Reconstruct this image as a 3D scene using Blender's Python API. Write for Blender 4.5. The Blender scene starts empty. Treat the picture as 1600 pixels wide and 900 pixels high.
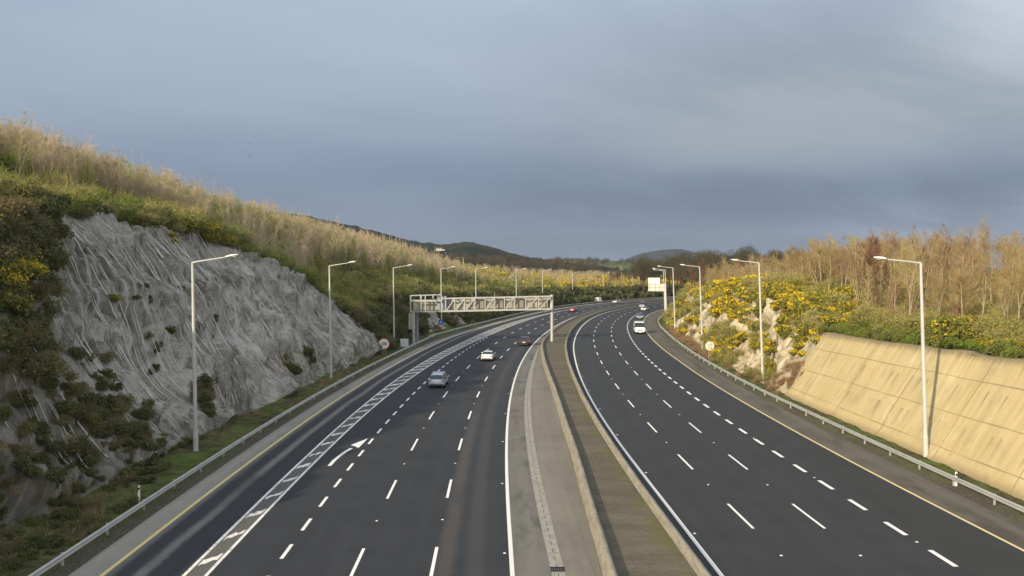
import bpy, math, random
import numpy as np
from math import radians, sin, cos, pi, atan2, hypot

# ------------------------------------------------------------------ camera, sky, sun, exposure
scene = bpy.context.scene
COL = scene.collection
F, HC, YH = 1200.0, 13.3, 425.0
PITCH = math.atan((450 - YH) / F)
cam_d = bpy.data.cameras.new('camera')
cam_d.sensor_width = 36.0
cam_d.lens = 36.0 * F / 1600.0
cam_d.clip_start = 0.1
cam_d.clip_end = 20000
cam = bpy.data.objects.new('camera', cam_d)
cam.location = (0, 0, HC)
cam.rotation_euler = (pi / 2 - PITCH, 0, 0)
COL.objects.link(cam)
scene.camera = cam

SUN_AZ, SUN_EL = radians(217.5), radians(20.0)       # where the sun stands: behind the camera, to the left
sd = bpy.data.lights.new('sun', 'SUN')
sd.energy = 5.0
sd.angle = radians(0.6)
sd.color = (1.0, 0.84, 0.58)
sun = bpy.data.objects.new('sun', sd)
sun.rotation_euler = (pi / 2 - SUN_EL, 0, -SUN_AZ + pi)
COL.objects.link(sun)

scene.view_settings.view_transform = 'Standard'
scene.view_settings.look = 'None'
scene.view_settings.exposure = 0.32
scene.view_settings.gamma = 1.0
scene.view_settings.use_curve_mapping = False
scene.cycles.max_bounces = 6
scene.cycles.diffuse_bounces = 3
scene.cycles.transparent_max_bounces = 12
scene.cycles.volume_bounces = 0
scene.cycles.use_denoising = True
scene.cycles.denoising_input_passes = 'RGB_ALBEDO_NORMAL'
scene.cycles.denoising_prefilter = 'ACCURATE'


# ------------------------------------------------------------------ node helper
class NT:
    def __init__(self, tree):
        self.t = tree
        self.n = tree.nodes
        self.n.clear()

    def node(self, kind, **kw):
        n = self.n.new(kind)
        for k, v in kw.items():
            setattr(n, k, v)
        return n

    def put(self, sock, v):
        if v is None:
            return
        if hasattr(v, 'is_output'):
            self.t.links.new(v, sock)
        else:
            if isinstance(v, (tuple, list)) and len(v) == 3 and sock.type == 'RGBA':
                v = (*v, 1.0)
            sock.default_value = v

    def math(self, op, a, b=None, c=None, clamp=False):
        n = self.node('ShaderNodeMath', operation=op, use_clamp=clamp)
        self.put(n.inputs[0], a)
        self.put(n.inputs[1], b)
        self.put(n.inputs[2], c)
        return n.outputs[0]

    def mix(self, f, a, b, blend='MIX'):
        n = self.node('ShaderNodeMix', data_type='RGBA', blend_type=blend)
        self.put(n.inputs[0], f)
        self.put(n.inputs[6], a)
        self.put(n.inputs[7], b)
        return n.outputs[2]

    def ramp(self, f, stops, interp='LINEAR'):
        n = self.node('ShaderNodeValToRGB')
        cr = n.color_ramp
        cr.interpolation = interp
        while len(cr.elements) < len(stops):
            cr.elements.new(0.5)
        for e, (p, c) in zip(cr.elements, stops):
            e.position = p
            if not isinstance(c, (tuple, list)):
                c = (c, c, c)
            e.color = (*c, 1.0)
        self.put(n.inputs[0], f)
        return n.outputs[0]

    def noise(self, vec, scale, detail=4.0, rough=0.55, dist=0.0):
        n = self.node('ShaderNodeTexNoise')
        self.put(n.inputs['Vector'], vec)
        n.inputs['Scale'].default_value = scale
        n.inputs['Detail'].default_value = detail
        n.inputs['Roughness'].default_value = rough
        n.inputs['Distortion'].default_value = dist
        return n.outputs[0]

    def mapping(self, vec, scale=(1, 1, 1), loc=(0, 0, 0)):
        n = self.node('ShaderNodeMapping')
        self.put(n.inputs['Vector'], vec)
        n.inputs['Scale'].default_value = scale
        n.inputs['Location'].default_value = loc
        return n.outputs[0]

    def smooth(self, x, a, b):
        n = self.node('ShaderNodeMapRange', interpolation_type='SMOOTHSTEP')
        self.put(n.inputs[0], x)
        n.inputs[1].default_value = a
        n.inputs[2].default_value = b
        return n.outputs[0]

    def bump(self, h, strength, dist=0.1):
        n = self.node('ShaderNodeBump')
        n.inputs['Strength'].default_value = strength
        n.inputs['Distance'].default_value = dist
        self.put(n.inputs['Height'], h)
        return n.outputs[0]

    def geo(self):
        return self.node('ShaderNodeNewGeometry').outputs['Position']

    def uv(self):
        return self.node('ShaderNodeUVMap').outputs[0]

    def xyz(self, v):
        n = self.node('ShaderNodeSeparateXYZ')
        self.put(n.inputs[0], v)
        return n.outputs


MATS = {}


def mat(name, fn, rough=0.8, metal=0.0, spec=0.3, coat=0.0):
    m = bpy.data.materials.new(name)
    m.use_nodes = True
    g = NT(m.node_tree)
    out = g.node('ShaderNodeOutputMaterial')
    p = g.node('ShaderNodeBsdfPrincipled')
    p.inputs['Roughness'].default_value = rough
    p.inputs['Metallic'].default_value = metal
    p.inputs['Specular IOR Level'].default_value = spec
    p.inputs['Coat Weight'].default_value = coat
    g.t.links.new(p.outputs[0], out.inputs[0])
    r = fn(g) if callable(fn) else fn
    if isinstance(r, dict):
        for k, v in r.items():
            g.put(p.inputs[k], v)
    else:
        g.put(p.inputs['Base Color'], r)
    MATS[name] = m
    return m


def grimy(c, amt=0.25, scale=1.5, dark=0.6):
    """A plain painted or metal surface with uneven dirt."""
    def fn(g):
        n = g.noise(g.geo(), scale, 5)
        n2 = g.noise(g.geo(), scale * 9, 3)
        f = g.math('MULTIPLY', g.smooth(g.math('ADD', g.math('MULTIPLY', n, .7), g.math('MULTIPLY', n2, .3)), .42, .68), amt)
        return g.mix(f, c, tuple(x * dark for x in c))
    return fn


# ------------------------------------------------------------------ sky (clouds over a Nishita sky)
world = bpy.data.worlds.new('World')
scene.world = world
world.use_nodes = True
g = NT(world.node_tree)
wo = g.node('ShaderNodeOutputWorld')
bg = g.node('ShaderNodeBackground')
g.t.links.new(bg.outputs[0], wo.inputs[0])
sky = g.node('ShaderNodeTexSky', sky_type='NISHITA')
sky.sun_disc = False
sky.sun_elevation = SUN_EL
sky.sun_rotation = SUN_AZ
sky.air_density = 1.2
sky.dust_density = 2.0
dirv = g.node('ShaderNodeTexCoord').outputs['Generated']
X, Y, Z = g.xyz(dirv)
zc = g.math('MAXIMUM', Z, 0.0)
den = g.math('ADD', zc, 0.22)
comb = g.node('ShaderNodeCombineXYZ')
g.put(comb.inputs[0], g.math('DIVIDE', X, den))
g.put(comb.inputs[1], g.math('DIVIDE', Y, den))
rotm = g.node('ShaderNodeMapping')
g.put(rotm.inputs['Vector'], comb.outputs[0])
rotm.inputs['Rotation'].default_value = (0, 0, radians(-24))
flat = rotm.outputs[0]
grad = g.ramp(zc, [(0.0, (.16, .215, .305)), (.05, (.135, .185, .27)), (.12, (.19, .25, .345)), (.20, (.285, .35, .445)),
                   (.33, (.365, .435, .545)), (1.0, (.62, .70, .80))])
big = g.noise(g.mapping(flat, (.55, .9, 1), (3.1, .4, 0)), 1.0, 5, .5, .3)
soft = g.noise(g.mapping(flat, (1.0, 1.7, 1), (7.7, 2.0, 0)), 1.0, 7, .56, .25)
tone = g.math('ADD', g.math('MULTIPLY', big, .68), g.math('MULTIPLY', soft, .32))
mod = g.ramp(tone, [(.34, (.80, .82, .86)), (.5, (1, 1, 1)), (.66, (1.17, 1.15, 1.11))])
cloud = g.mix(1.0, grad, mod, 'MULTIPLY')
# a greyer bank fills the right of the view, a dark band hangs under it, paler sky to its right, added brightness out of view
east = g.smooth(X, -.10, .30)
midz = g.math('MULTIPLY', g.smooth(zc, .09, .17), g.math('SUBTRACT', 1.0, g.smooth(zc, .22, .36)))
grey = g.mix(g.smooth(soft, .38, .62), (.26, .30, .355), (.335, .37, .41))
cloud = g.mix(g.math('MULTIPLY', g.math('MULTIPLY', east, midz), .75), cloud, grey)
band = g.math('MULTIPLY', g.smooth(X, -.20, .10), g.math('MULTIPLY', g.smooth(zc, .012, .04), g.math('SUBTRACT', 1.0, g.smooth(zc, .07, .15))))
cloud = g.mix(g.math('MULTIPLY', band, g.math('ADD', .35, g.math('MULTIPLY', g.smooth(soft, .6, .4), .45))), cloud, (.112, .152, .225))
lowr = g.math('MULTIPLY', g.smooth(g.math('ADD', X, g.math('MULTIPLY', soft, .25)), .46, .72), g.math('SUBTRACT', 1.0, g.smooth(zc, .05, .11)))
wisp = g.smooth(soft, .42, .60)
cloud = g.mix(g.math('MULTIPLY', lowr, g.math('ADD', .25, g.math('MULTIPLY', wisp, .35))), cloud, (.33, .42, .54))
hir = g.math('MULTIPLY', g.smooth(X, .34, .56), g.smooth(zc, .15, .30))
cloud = g.mix(g.math('MULTIPLY', hir, g.math('ADD', .35, g.math('MULTIPLY', wisp, .5))), cloud, (.56, .61, .68))
cloud = g.mix(g.math('MULTIPLY', g.smooth(X, .55, .85), .8), cloud, (1.05, 1.08, 1.12))  # sky right of the view, brightened to fill the shaded left rock face
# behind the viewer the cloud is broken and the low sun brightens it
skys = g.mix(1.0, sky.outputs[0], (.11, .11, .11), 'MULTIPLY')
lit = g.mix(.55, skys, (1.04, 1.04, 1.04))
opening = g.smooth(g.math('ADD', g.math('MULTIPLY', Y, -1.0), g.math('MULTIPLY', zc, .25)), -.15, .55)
cloud = g.mix(1.0, cloud, (.80, .81, .82), 'MULTIPLY')
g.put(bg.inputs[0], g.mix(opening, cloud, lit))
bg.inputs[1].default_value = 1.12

# ------------------------------------------------------------------ numeric noise
def vnoise(x, y, seed=0):
    x = np.asarray(x, float)
    y = np.asarray(y, float)
    xi = np.floor(x).astype(np.int64)
    yi = np.floor(y).astype(np.int64)
    fx = x - xi
    fy = y - yi
    fx = fx * fx * (3 - 2 * fx)
    fy = fy * fy * (3 - 2 * fy)

    def h(a, b):
        n = (a * 374761393 + b * 668265263 + seed * 1442695041) & 0x7fffffff
        n = ((n ^ (n >> 13)) * 1274126177) & 0x7fffffff
        return ((n ^ (n >> 16)) & 0xffff) / 65535.0
    return (h(xi, yi) * (1 - fx) + h(xi + 1, yi) * fx) * (1 - fy) + (h(xi, yi + 1) * (1 - fx) + h(xi + 1, yi + 1) * fx) * fy


def fbm(x, y, seed=0, o=4):
    s, a, t = 0.0, 0.5, 0.0
    for i in range(o):
        s = s + a * vnoise(x * 2 ** i, y * 2 ** i, seed + i * 17)
        t += a
        a *= .55
    return s / t


def cells(x, y, seed=0):
    """Random value of the nearest jittered cell and the distance to its edge."""
    xi, yi = np.floor(x), np.floor(y)
    best = np.full(np.shape(x), 9.0)
    sec = np.full(np.shape(x), 9.0)
    val = np.zeros(np.shape(x))
    for dx in (-1, 0, 1):
        for dy in (-1, 0, 1):
            cx, cy = xi + dx, yi + dy
            jx, jy, jv = vnoise(cx, cy, seed), vnoise(cx, cy, seed + 5), vnoise(cx, cy, seed + 9)
            d = np.hypot(x - cx - jx, y - cy - jy)
            near = d < best
            sec = np.where(near, best, np.minimum(sec, d))
            val = np.where(near, jv, val)
            best = np.where(near, d, best)
    return val, sec - best


def sstep(x, a, b):
    t = np.clip((x - a) / (b - a), 0, 1)
    return t * t * (3 - 2 * t)


# ------------------------------------------------------------------ the road's reference line
CO = [-0.10107898, 1.21150625, -4.99743748, 9.63759561, -2.5573432, -3.94605001, -2.22282053]
DC = np.polyder(CO)
pts = []
s0 = -80.0
yy = -80.0
x40 = np.polyval(CO, .40)
d40 = np.polyval(DC, .40) / 100
ys = np.arange(-80.0, 385.01, .5)
xs = np.where(ys < 40, x40 + (ys - 40) * d40, np.polyval(CO, np.maximum(ys, 40) / 100))
pts = list(zip(xs, ys))
hd = math.atan(np.polyval(DC, 3.85) / 100)
x, y = pts[-1]
for i in range(760):
    hd += .5 / 330 if hd < 1.75 else 0
    x += .5 * sin(hd)
    y += .5 * cos(hd)
    pts.append((x, y))
PR = np.array(pts)
SR = np.concatenate([[0], np.cumsum(np.hypot(*(PR[1:] - PR[:-1]).T))])
SR -= np.interp(0.0, PR[:900, 1], SR[:900])
_d = np.gradient(PR, axis=0)
HR = np.unwrap(np.arctan2(_d[:, 0], _d[:, 1]))
SMAX = float(SR[-1])


def head(s):
    return np.interp(s, SR, HR)


def pos(s, off):
    """World x, y at distance s along the road and off metres to its right."""
    s = np.asarray(s, float)
    h = head(s)
    return np.interp(s, SR, PR[:, 0]) + off * np.cos(h), np.interp(s, SR, PR[:, 1]) - off * np.sin(h)


def inv(x, y):
    d = np.hypot(PR[:, 0] - x, PR[:, 1] - y)
    i = int(np.argmin(d))
    h = HR[i]
    return float(SR[i] + (x - PR[i, 0]) * sin(h) + (y - PR[i, 1]) * cos(h)), float((x - PR[i, 0]) * cos(h) - (y - PR[i, 1]) * sin(h))


TAB = {
    'A': [(-80, -16.5), (120, -16.5), (140, -16.9), (150, -17.4), (160, -17.1), (175, -16.2), (195, -15.0), (220, -14.5), (600, -14.3)],
    'B': [(-80, -15.7), (40, -15.9), (120, -15.9), (140, -16.0), (160, -15.2), (186, -14.2), (215, -13.4), (600, -13.2)],
    'C': [(-80, -14.4), (155, -14.45), (175, -13.5), (190, -12.6), (215, -11.7), (600, -11.4)],
    'D1': [(-80, -10.75), (54, -10.85), (94, -11.05), (117, -10.8), (142, -10.1), (171, -9.85), (206, -9.2), (250, -7.9), (275, -7.2), (600, -7.1)],
    'D2': [(-80, -9.92), (54, -9.85), (75, -9.78), (88, -9.65), (116, -9.1), (140, -8.3), (165, -7.4), (200, -7.05), (600, -7.1)],
    'E': [(-80, -7.1), (600, -7.15)],
    'F': [(-80, -3.48), (40, -3.5), (90, -3.57), (600, -3.6)],
    'G': [(-80, 0), (600, 0)],
    'H': [(-80, 3.56), (600, 3.58)],
    'I1': [(-80, 6.0), (20, 5.45), (33, 5.3), (42, 5.2), (55, 5.12), (80, 5.05), (95, 5.15), (110, 5.15), (125, 5.02), (138, 4.9), (142, 4.72), (600, 4.7)],
    'I2': [(-80, 6.7), (20, 6.1), (33, 5.88), (42, 5.84), (55, 5.75), (80, 5.7), (95, 5.7), (110, 5.6), (125, 5.4), (138, 5.0), (142, 4.74), (600, 4.72)],
    'J': [(-80, 6.6), (20, 7.2), (33, 7.48), (41, 7.8), (55, 8.28), (70, 8.28), (80, 8.2), (93, 7.75), (108, 6.95), (127, 5.8), (136, 5.2), (143, 4.85), (155, 4.7), (600, 4.75)],
    'K': [(-80, 12.4), (20, 11.7), (33, 11.5), (54, 11.25), (72, 11.05), (99, 10.6), (118, 10.05), (146, 9.15), (170, 8.65), (202, 7.95), (230, 7.5), (260, 7.2), (600, 7.15)],
    'L': [(-80, 13.4), (20, 12.85), (33, 12.72), (47, 12.6), (54, 12.42), (72, 12.15), (99, 11.76), (118, 11.5), (139, 11.0), (158, 10.7), (190, 10.1), (228, 9.3), (245, 9.05), (600, 9.0)],
    'M': [(-80, 16.8), (39, 16.22), (64, 16.0), (80, 15.8), (103, 15.52), (128, 15.05), (140, 14.75), (155, 14.4), (175, 14.1), (190, 13.7), (205, 13.45), (225, 13.05), (245, 12.7), (600, 12.65)],
    'N': [(-80, 20.6), (39, 19.93), (55, 19.75), (75, 19.5), (103, 19.2), (128, 18.75), (140, 18.45), (155, 18.1), (170, 17.85), (190, 17.4), (205, 17.15), (225, 16.85), (250, 16.4), (600, 16.3)],
    'O': [(-80, 24.0), (35, 23.62), (50, 23.46), (75, 23.15), (95, 23.0), (119, 22.62), (135, 22.27), (150, 22.0), (165, 21.7), (185, 21.2), (198, 20.9), (225, 20.45), (250, 20.05), (600, 20.0)],
    'P': [(-80, 28.6), (36, 28.07), (45, 27.84), (79, 27.44), (118, 26.95), (127, 26.7), (156, 25.95), (188, 25.2), (228, 24.1), (250, 23.8), (600, 23.7)],
    'Q': [(-80, 31.0), (40, 30.5), (60, 30.45), (80, 30.1), (120, 29.8), (150, 29.3), (190, 28.4), (228, 27.3), (600, 27.0)],
    'R': [(-80, 31.4), (40, 31.05), (58, 31.0), (67, 30.9), (86, 30.5), (111, 30.2), (135, 30.0), (169, 29.5), (186, 28.9), (209, 28.4), (600, 28.0)],
}


def off(k, s):
    t = TAB[k]
    s = np.asarray(s, float)
    sv = [p[0] for p in t]
    vv = [p[1] for p in t]
    r = 0
    for ds in (-6, -3, 0, 3, 6):
        r = r + np.interp(s + ds, sv, vv)
    return r / 5


# ------------------------------------------------------------------ mesh helpers
def new_mesh(name, v, q, mats=(), mi=None, uv=None, rnd=None, smooth=False):
    me = bpy.data.meshes.new(name)
    v = np.ascontiguousarray(v, np.float32)
    q = np.ascontiguousarray(q, np.int32)
    me.vertices.add(len(v))
    me.vertices.foreach_set('co', v.ravel())
    k = q.shape[1]
    me.loops.add(q.size)
    me.loops.foreach_set('vertex_index', q.ravel())
    me.polygons.add(len(q))
    me.polygons.foreach_set('loop_start', np.arange(0, q.size, k, dtype=np.int32))
    me.polygons.foreach_set('loop_total', np.full(len(q), k, np.int32))
    for m in mats:
        me.materials.append(MATS[m] if isinstance(m, str) else m)
    if mi is not None:
        me.polygons.foreach_set('material_index', np.ascontiguousarray(mi, np.int32))
    if smooth:
        me.polygons.foreach_set('use_smooth', np.ones(len(q), bool))
    me.update(calc_edges=True)
    if uv is not None:
        l = me.uv_layers.new(name='UVMap')
        l.data.foreach_set('uv', np.ascontiguousarray(uv[q.ravel()], np.float32).ravel())
    if rnd is not None:
        a = me.attributes.new('rnd', 'FLOAT', 'POINT')
        a.data.foreach_set('value', np.ascontiguousarray(rnd, np.float32))
    return me


def link(name, me, parent=None, loc=(0, 0, 0), rz=0.0, label=None, cat=None, group=None, kind=None):
    o = bpy.data.objects.new(name, me)
    COL.objects.link(o)
    o.location = loc
    o.rotation_euler = (0, 0, rz)
    if parent:
        o.parent = parent
    if label:
        o['label'] = label
    if cat:
        o['category'] = cat
    if group:
        o['group'] = group
    if kind:
        o['kind'] = kind
    return o


def grid_mesh(name, P, mats, uv=None, closed=False, smooth=True, mi=None):
    """P: (n, m, 3) array of points."""
    n, m, _ = P.shape
    i = np.arange(n * m).reshape(n, m)
    a, b, c, d = i[:-1, :-1], i[:-1, 1:], i[1:, 1:], i[1:, :-1]
    q = np.stack([a, b, c, d], -1).reshape(-1, 4)
    return new_mesh(name, P.reshape(-1, 3), q, mats, uv=None if uv is None else uv.reshape(-1, 2), smooth=smooth, mi=mi)


class MB:
    """Collects boxes, bars, tubes and polygons, then makes one mesh object."""
    def __init__(self):
        self.v = []
        self.f = []

    def add(self, v, f):
        b = len(self.v)
        self.v += [tuple(map(float, p)) for p in v]
        self.f += [[b + i for i in x] for x in f]
        return self

    def box(self, c, s, rz=0.0, taper=1.0):
        hx, hy, hz = s[0] / 2, s[1] / 2, s[2] / 2
        v = []
        for z, k in ((-hz, 1), (hz, taper)):
            for x, y in ((-hx, -hy), (hx, -hy), (hx, hy), (-hx, hy)):
                x, y = x * k, y * k
                v.append((c[0] + x * cos(rz) - y * sin(rz), c[1] + x * sin(rz) + y * cos(rz), c[2] + z))
        return self.add(v, [(3, 2, 1, 0), (4, 5, 6, 7), (0, 1, 5, 4), (1, 2, 6, 5), (2, 3, 7, 6), (3, 0, 4, 7)])

    def bar(self, p, q, w, h=None):
        p, q = np.array(p, float), np.array(q, float)
        h = h or w
        d = (q - p) / np.linalg.norm(q - p)
        up = np.array((0, 0, 1.0)) if abs(d[2]) < .95 else np.array((0, 1.0, 0))
        a = np.cross(d, up)
        a /= np.linalg.norm(a)
        b = np.cross(a, d)
        v = [e + a * w / 2 * i + b * h / 2 * j for e in (p, q) for i, j in ((-1, -1), (1, -1), (1, 1), (-1, 1))]
        return self.add(v, [(3, 2, 1, 0), (4, 5, 6, 7), (0, 1, 5, 4), (1, 2, 6, 5), (2, 3, 7, 6), (3, 0, 4, 7)])

    def tube(self, ps, rs, n=10, cap=True):
        ps = [np.array(p, float) for p in ps]
        if not hasattr(rs, '__len__'):
            rs = [rs] * len(ps)
        rings = []
        ref = None
        for i, p in enumerate(ps):
            d = ps[min(i + 1, len(ps) - 1)] - ps[max(i - 1, 0)]
            d /= np.linalg.norm(d)
            if ref is None:
                ref = np.array((1.0, 0, 0)) if abs(d[0]) < .8 else np.array((0, 1.0, 0))
            a = ref - d * np.dot(ref, d)
            a /= np.linalg.norm(a)
            b = np.cross(d, a)
            ref = a
            rings.append([p + (a * cos(2 * pi * k / n) + b * sin(2 * pi * k / n)) * rs[i] for k in range(n)])
        v = [p for r in rings for p in r]
        f = []
        for i in range(len(ps) - 1):
            for k in range(n):
                f.append((i * n + k, i * n + (k + 1) % n, (i + 1) * n + (k + 1) % n, (i + 1) * n + k))
        if cap:
            f.append(list(range(n))[::-1])
            f.append([(len(ps) - 1) * n + k for k in range(n)])
        return self.add(v, f)

    def loft(self, rings, cap=True, closed=True):
        n = len(rings[0])
        v = [p for r in rings for p in r]
        f = []
        for i in range(len(rings) - 1):
            for k in range(n if closed else n - 1):
                f.append((i * n + k, i * n + (k + 1) % n, (i + 1) * n + (k + 1) % n, (i + 1) * n + k))
        if cap:
            f.append(list(range(n))[::-1])
            f.append([(len(rings) - 1) * n + k for k in range(n)])
        return self.add(v, f)

    def build(self, name, m, parent=None, smooth=False, bevel=0.0, **kw):
        me = bpy.data.meshes.new(name)
        base = np.array(parent.get('_o', (0, 0, 0))) if parent is not None else np.zeros(3)
        me.from_pydata([tuple(np.array(p) - base) for p in self.v], [], self.f)
        me.materials.append(MATS[m] if isinstance(m, str) else m)
        if smooth:
            me.polygons.foreach_set('use_smooth', np.ones(len(me.polygons), bool))
        me.update()
        o = link(name, me, parent, **kw)
        if bevel:
            b = o.modifiers.new('bevel', 'BEVEL')
            b.width = bevel
            b.segments = 2
            b.limit_method = 'ANGLE'
        return o


def root(name, loc, label, cat, group=None, rz=0.0, world_coords=False):
    """Empty at the base of a thing; with world_coords its parts are given in world space."""
    o = link(name, None, None, loc, rz, label, cat, group)
    if world_coords:
        o['_o'] = tuple(map(float, loc))
    return o


def copy_tree(o, parent=None):
    c = o.copy()
    COL.objects.link(c)
    c.parent = parent
    for ch in list(o.children):
        copy_tree(ch, c)
    return c


# ------------------------------------------------------------------ materials
def asphalt(base, tint, wear=(.16, .15, .13), track=.5, patches=0.0):
    def fn(g):
        uv = g.uv()
        u, v, _ = g.xyz(uv)
        long = g.mapping(uv, (1.2, .05, 1))
        streak = g.noise(long, 1.0, 5, .6)
        blot = g.noise(uv, .35, 5, .6)
        grain = g.noise(uv, 14.0, 3, .7)
        c = g.mix(g.smooth(blot, .35, .7), base, tint)
        c = g.mix(g.math('MULTIPLY', g.smooth(streak, .45, .75), track), c, tuple(min(1, x * 1.55) for x in base))
        c = g.mix(g.math('MULTIPLY', g.smooth(grain, .3, .75), .28), c, tuple(x * 1.8 for x in base))
        wn = g.node('ShaderNodeTexWhiteNoise', noise_dimensions='2D')
        cb_ = g.node('ShaderNodeCombineXYZ')
        g.put(cb_.inputs[0], g.math('FLOOR', g.math('DIVIDE', g.math('ADD', u, g.math('MULTIPLY', v, .0)), 3.62)))
        g.put(cb_.inputs[1], g.math('FLOOR', g.math('DIVIDE', v, 57.0)))
        g.put(wn.inputs[0], cb_.outputs[0])
        c = g.mix(g.math('MULTIPLY', wn.outputs[0], .35), c, tuple(x * 1.35 for x in base))
        lu = g.math('FRACT', g.math('DIVIDE', u, 3.6))
        wt = g.math('ABSOLUTE', g.math('SUBTRACT', g.math('ABSOLUTE', g.math('SUBTRACT', lu, .5)), .24))
        wtr = g.math('MULTIPLY', g.math('SUBTRACT', 1.0, g.smooth(wt, .02, .13)), g.math('ADD', .12, g.math('MULTIPLY', g.smooth(streak, .35, .65), .25)))
        c = g.mix(wtr, c, tuple(x * 1.6 for x in base))
        seam = g.math('GREATER_THAN', g.math('ABSOLUTE', g.math('SUBTRACT', lu, .5)), .4965)
        c = g.mix(g.math('MULTIPLY', seam, .5), c, tuple(x * .45 for x in base))
        spot = g.smooth(g.noise(uv, 1.7, 2, .5), .70, .76)
        c = g.mix(g.math('MULTIPLY', spot, .4), c, tuple(x * .5 for x in base))
        if patches:
            pn = g.smooth(g.noise(g.mapping(uv, (.5, .12, 1)), 1.0, 6, .65), .5, .66)
            c = g.mix(g.math('MULTIPLY', pn, patches), c, wear)
        return {'Base Color': c, 'Normal': g.bump(grain, .25, .02)}
    return fn


def carriageway_left(g):
    uv = g.uv()
    u, v, _ = g.xyz(uv)
    r = asphalt((.024, .026, .030), (.033, .035, .039), wear=(.10, .10, .10), track=.35)(g)
    c = r['Base Color']
    # dust lying between the wheel tracks of the slip lane, and a worn strip beside the third lane line
    wob = g.math('MULTIPLY', g.math('SUBTRACT', g.noise(g.mapping(uv, (0, .05, 1)), 1.0, 2), .5), .7)
    brk = g.smooth(g.noise(g.mapping(uv, (.1, .06, 1), (4, 1, 0)), 1.0, 3), .28, .46)
    edge = g.math('MULTIPLY', g.math('SUBTRACT', g.noise(uv, 2.5, 4, .7), .5), .5)
    d1 = g.math('ABSOLUTE', g.math('ADD', g.math('ADD', g.math('SUBTRACT', u, -12.75), wob), edge))
    m1 = g.math('MULTIPLY', g.math('SUBTRACT', 1.0, g.smooth(d1, .05, .48)), g.math('MULTIPLY', brk, .8))
    c = g.mix(m1, c, (.19, .18, .165))
    d2 = g.math('ABSOLUTE', g.math('ADD', g.math('ADD', g.math('SUBTRACT', u, .55), g.math('MULTIPLY', wob, .5)), edge))
    m2 = g.math('MULTIPLY', g.math('MULTIPLY', g.math('SUBTRACT', 1.0, g.smooth(d2, .1, .65)), g.math('SUBTRACT', 1.0, g.smooth(v, 58.0, 95.0))), g.math('MULTIPLY', brk, .38))
    c = g.mix(m2, c, (.115, .10, .088))
    # paler dust along the edge line
    d3 = g.smooth(g.math('ADD', g.math('ADD', u, 14.3), g.math('MULTIPLY', edge, .9)), .05, .55)
    c = g.mix(g.math('MULTIPLY', g.math('SUBTRACT', 1.0, d3), .7), c, (.17, .165, .155))
    d4 = g.math('ABSOLUTE', g.math('SUBTRACT', u, 1.9))
    c = g.mix(g.math('MULTIPLY', g.math('SUBTRACT', 1.0, g.smooth(d4, .1, .7)), .18), c, (.13, .125, .13))
    r['Base Color'] = c
    return r


mat('asphalt_left', carriageway_left, rough=.82, spec=.25)
mat('asphalt_right', asphalt((.026, .028, .031), (.035, .036, .039), track=.35), rough=.82, spec=.25)
mat('shoulder_left', asphalt((.20, .188, .168), (.24, .226, .205), wear=(.11, .105, .09), track=.35, patches=.5), rough=.95, spec=.1)
mat('shoulder_right', asphalt((.095, .088, .076), (.125, .114, .095), wear=(.06, .056, .052), track=.3, patches=.6), rough=.95, spec=.1)
mat('median_mottled', asphalt((.12, .117, .108), (.155, .15, .137), wear=(.08, .078, .073), track=.3, patches=.75), rough=.95, spec=.1)
mat('median_smooth', asphalt((.15, .139, .118), (.18, .165, .137), wear=(.12, .11, .095), track=.25, patches=.4), rough=.95, spec=.1)
mat('hatch_ground', asphalt((.085, .083, .08), (.10, .098, .092), track=.3), rough=.9, spec=.15)


def drain_mat(g):
    uv = g.uv()
    u, v, _ = g.xyz(uv)
    n = g.noise(uv, 2.0, 4)
    c = g.mix(g.smooth(n, .35, .7), (.31, .295, .26), (.24, .23, .205))
    d = g.math('SUBTRACT', 1.0, g.smooth(g.math('ABSOLUTE', g.math('SUBTRACT', u, .5)), .035, .055))
    fr = g.math('FRACT', g.math('MULTIPLY', v, 1.0))
    slot = g.math('MULTIPLY', g.math('MULTIPLY', d, g.math('LESS_THAN', fr, .55)), .62)
    joint = g.math('LESS_THAN', g.math('FRACT', g.math('MULTIPLY', v, .25)), .012)
    c = g.mix(g.math('MAXIMUM', slot, g.math('MULTIPLY', joint, .6)), c, (.03, .03, .028))
    return c


mat('drain', drain_mat, rough=.9, spec=.1)


def soil_mat(g):
    uv = g.uv()
    n = g.noise(uv, .6, 6, .65)
    f = g.noise(uv, 9.0, 5, .75)
    c = g.mix(g.smooth(n, .35, .7), (.105, .092, .072), (.15, .133, .105))
    c = g.mix(g.smooth(f, .5, .72), c, (.17, .15, .115))
    c = g.mix(g.smooth(f, .46, .3), c, (.05, .042, .03))
    e, v, _ = g.xyz(uv)
    moss = g.math('MULTIPLY', g.smooth(g.noise(uv, .25, 4, .6), .42, .62), g.smooth(e, .55, .95))
    c = g.mix(g.math('MULTIPLY', moss, .7), c, (.13, .125, .045))
    return {'Base Color': c, 'Normal': g.bump(f, .6, .06)}


mat('soil', soil_mat, rough=1.0, spec=.05)


def barrier_mat(g):
    uv = g.uv()
    n = g.noise(g.mapping(uv, (2.5, .5, 1)), 1.0, 6, .7)
    f = g.noise(uv, 8.0, 4, .7)
    c = g.mix(g.smooth(n, .35, .65), (.285, .265, .22), (.19, .178, .145))
    c = g.mix(g.math('MULTIPLY', g.smooth(f, .5, .75), .5), c, (.42, .39, .31))
    u, v, _ = g.xyz(uv)
    j = g.math('LESS_THAN', g.math('FRACT', g.math('MULTIPLY', v, .2)), .008)
    c = g.mix(j, c, (.07, .06, .05))
    return {'Base Color': c, 'Normal': g.bump(f, .3, .03)}


mat('barrier_concrete', barrier_mat, rough=.95, spec=.1)


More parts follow.
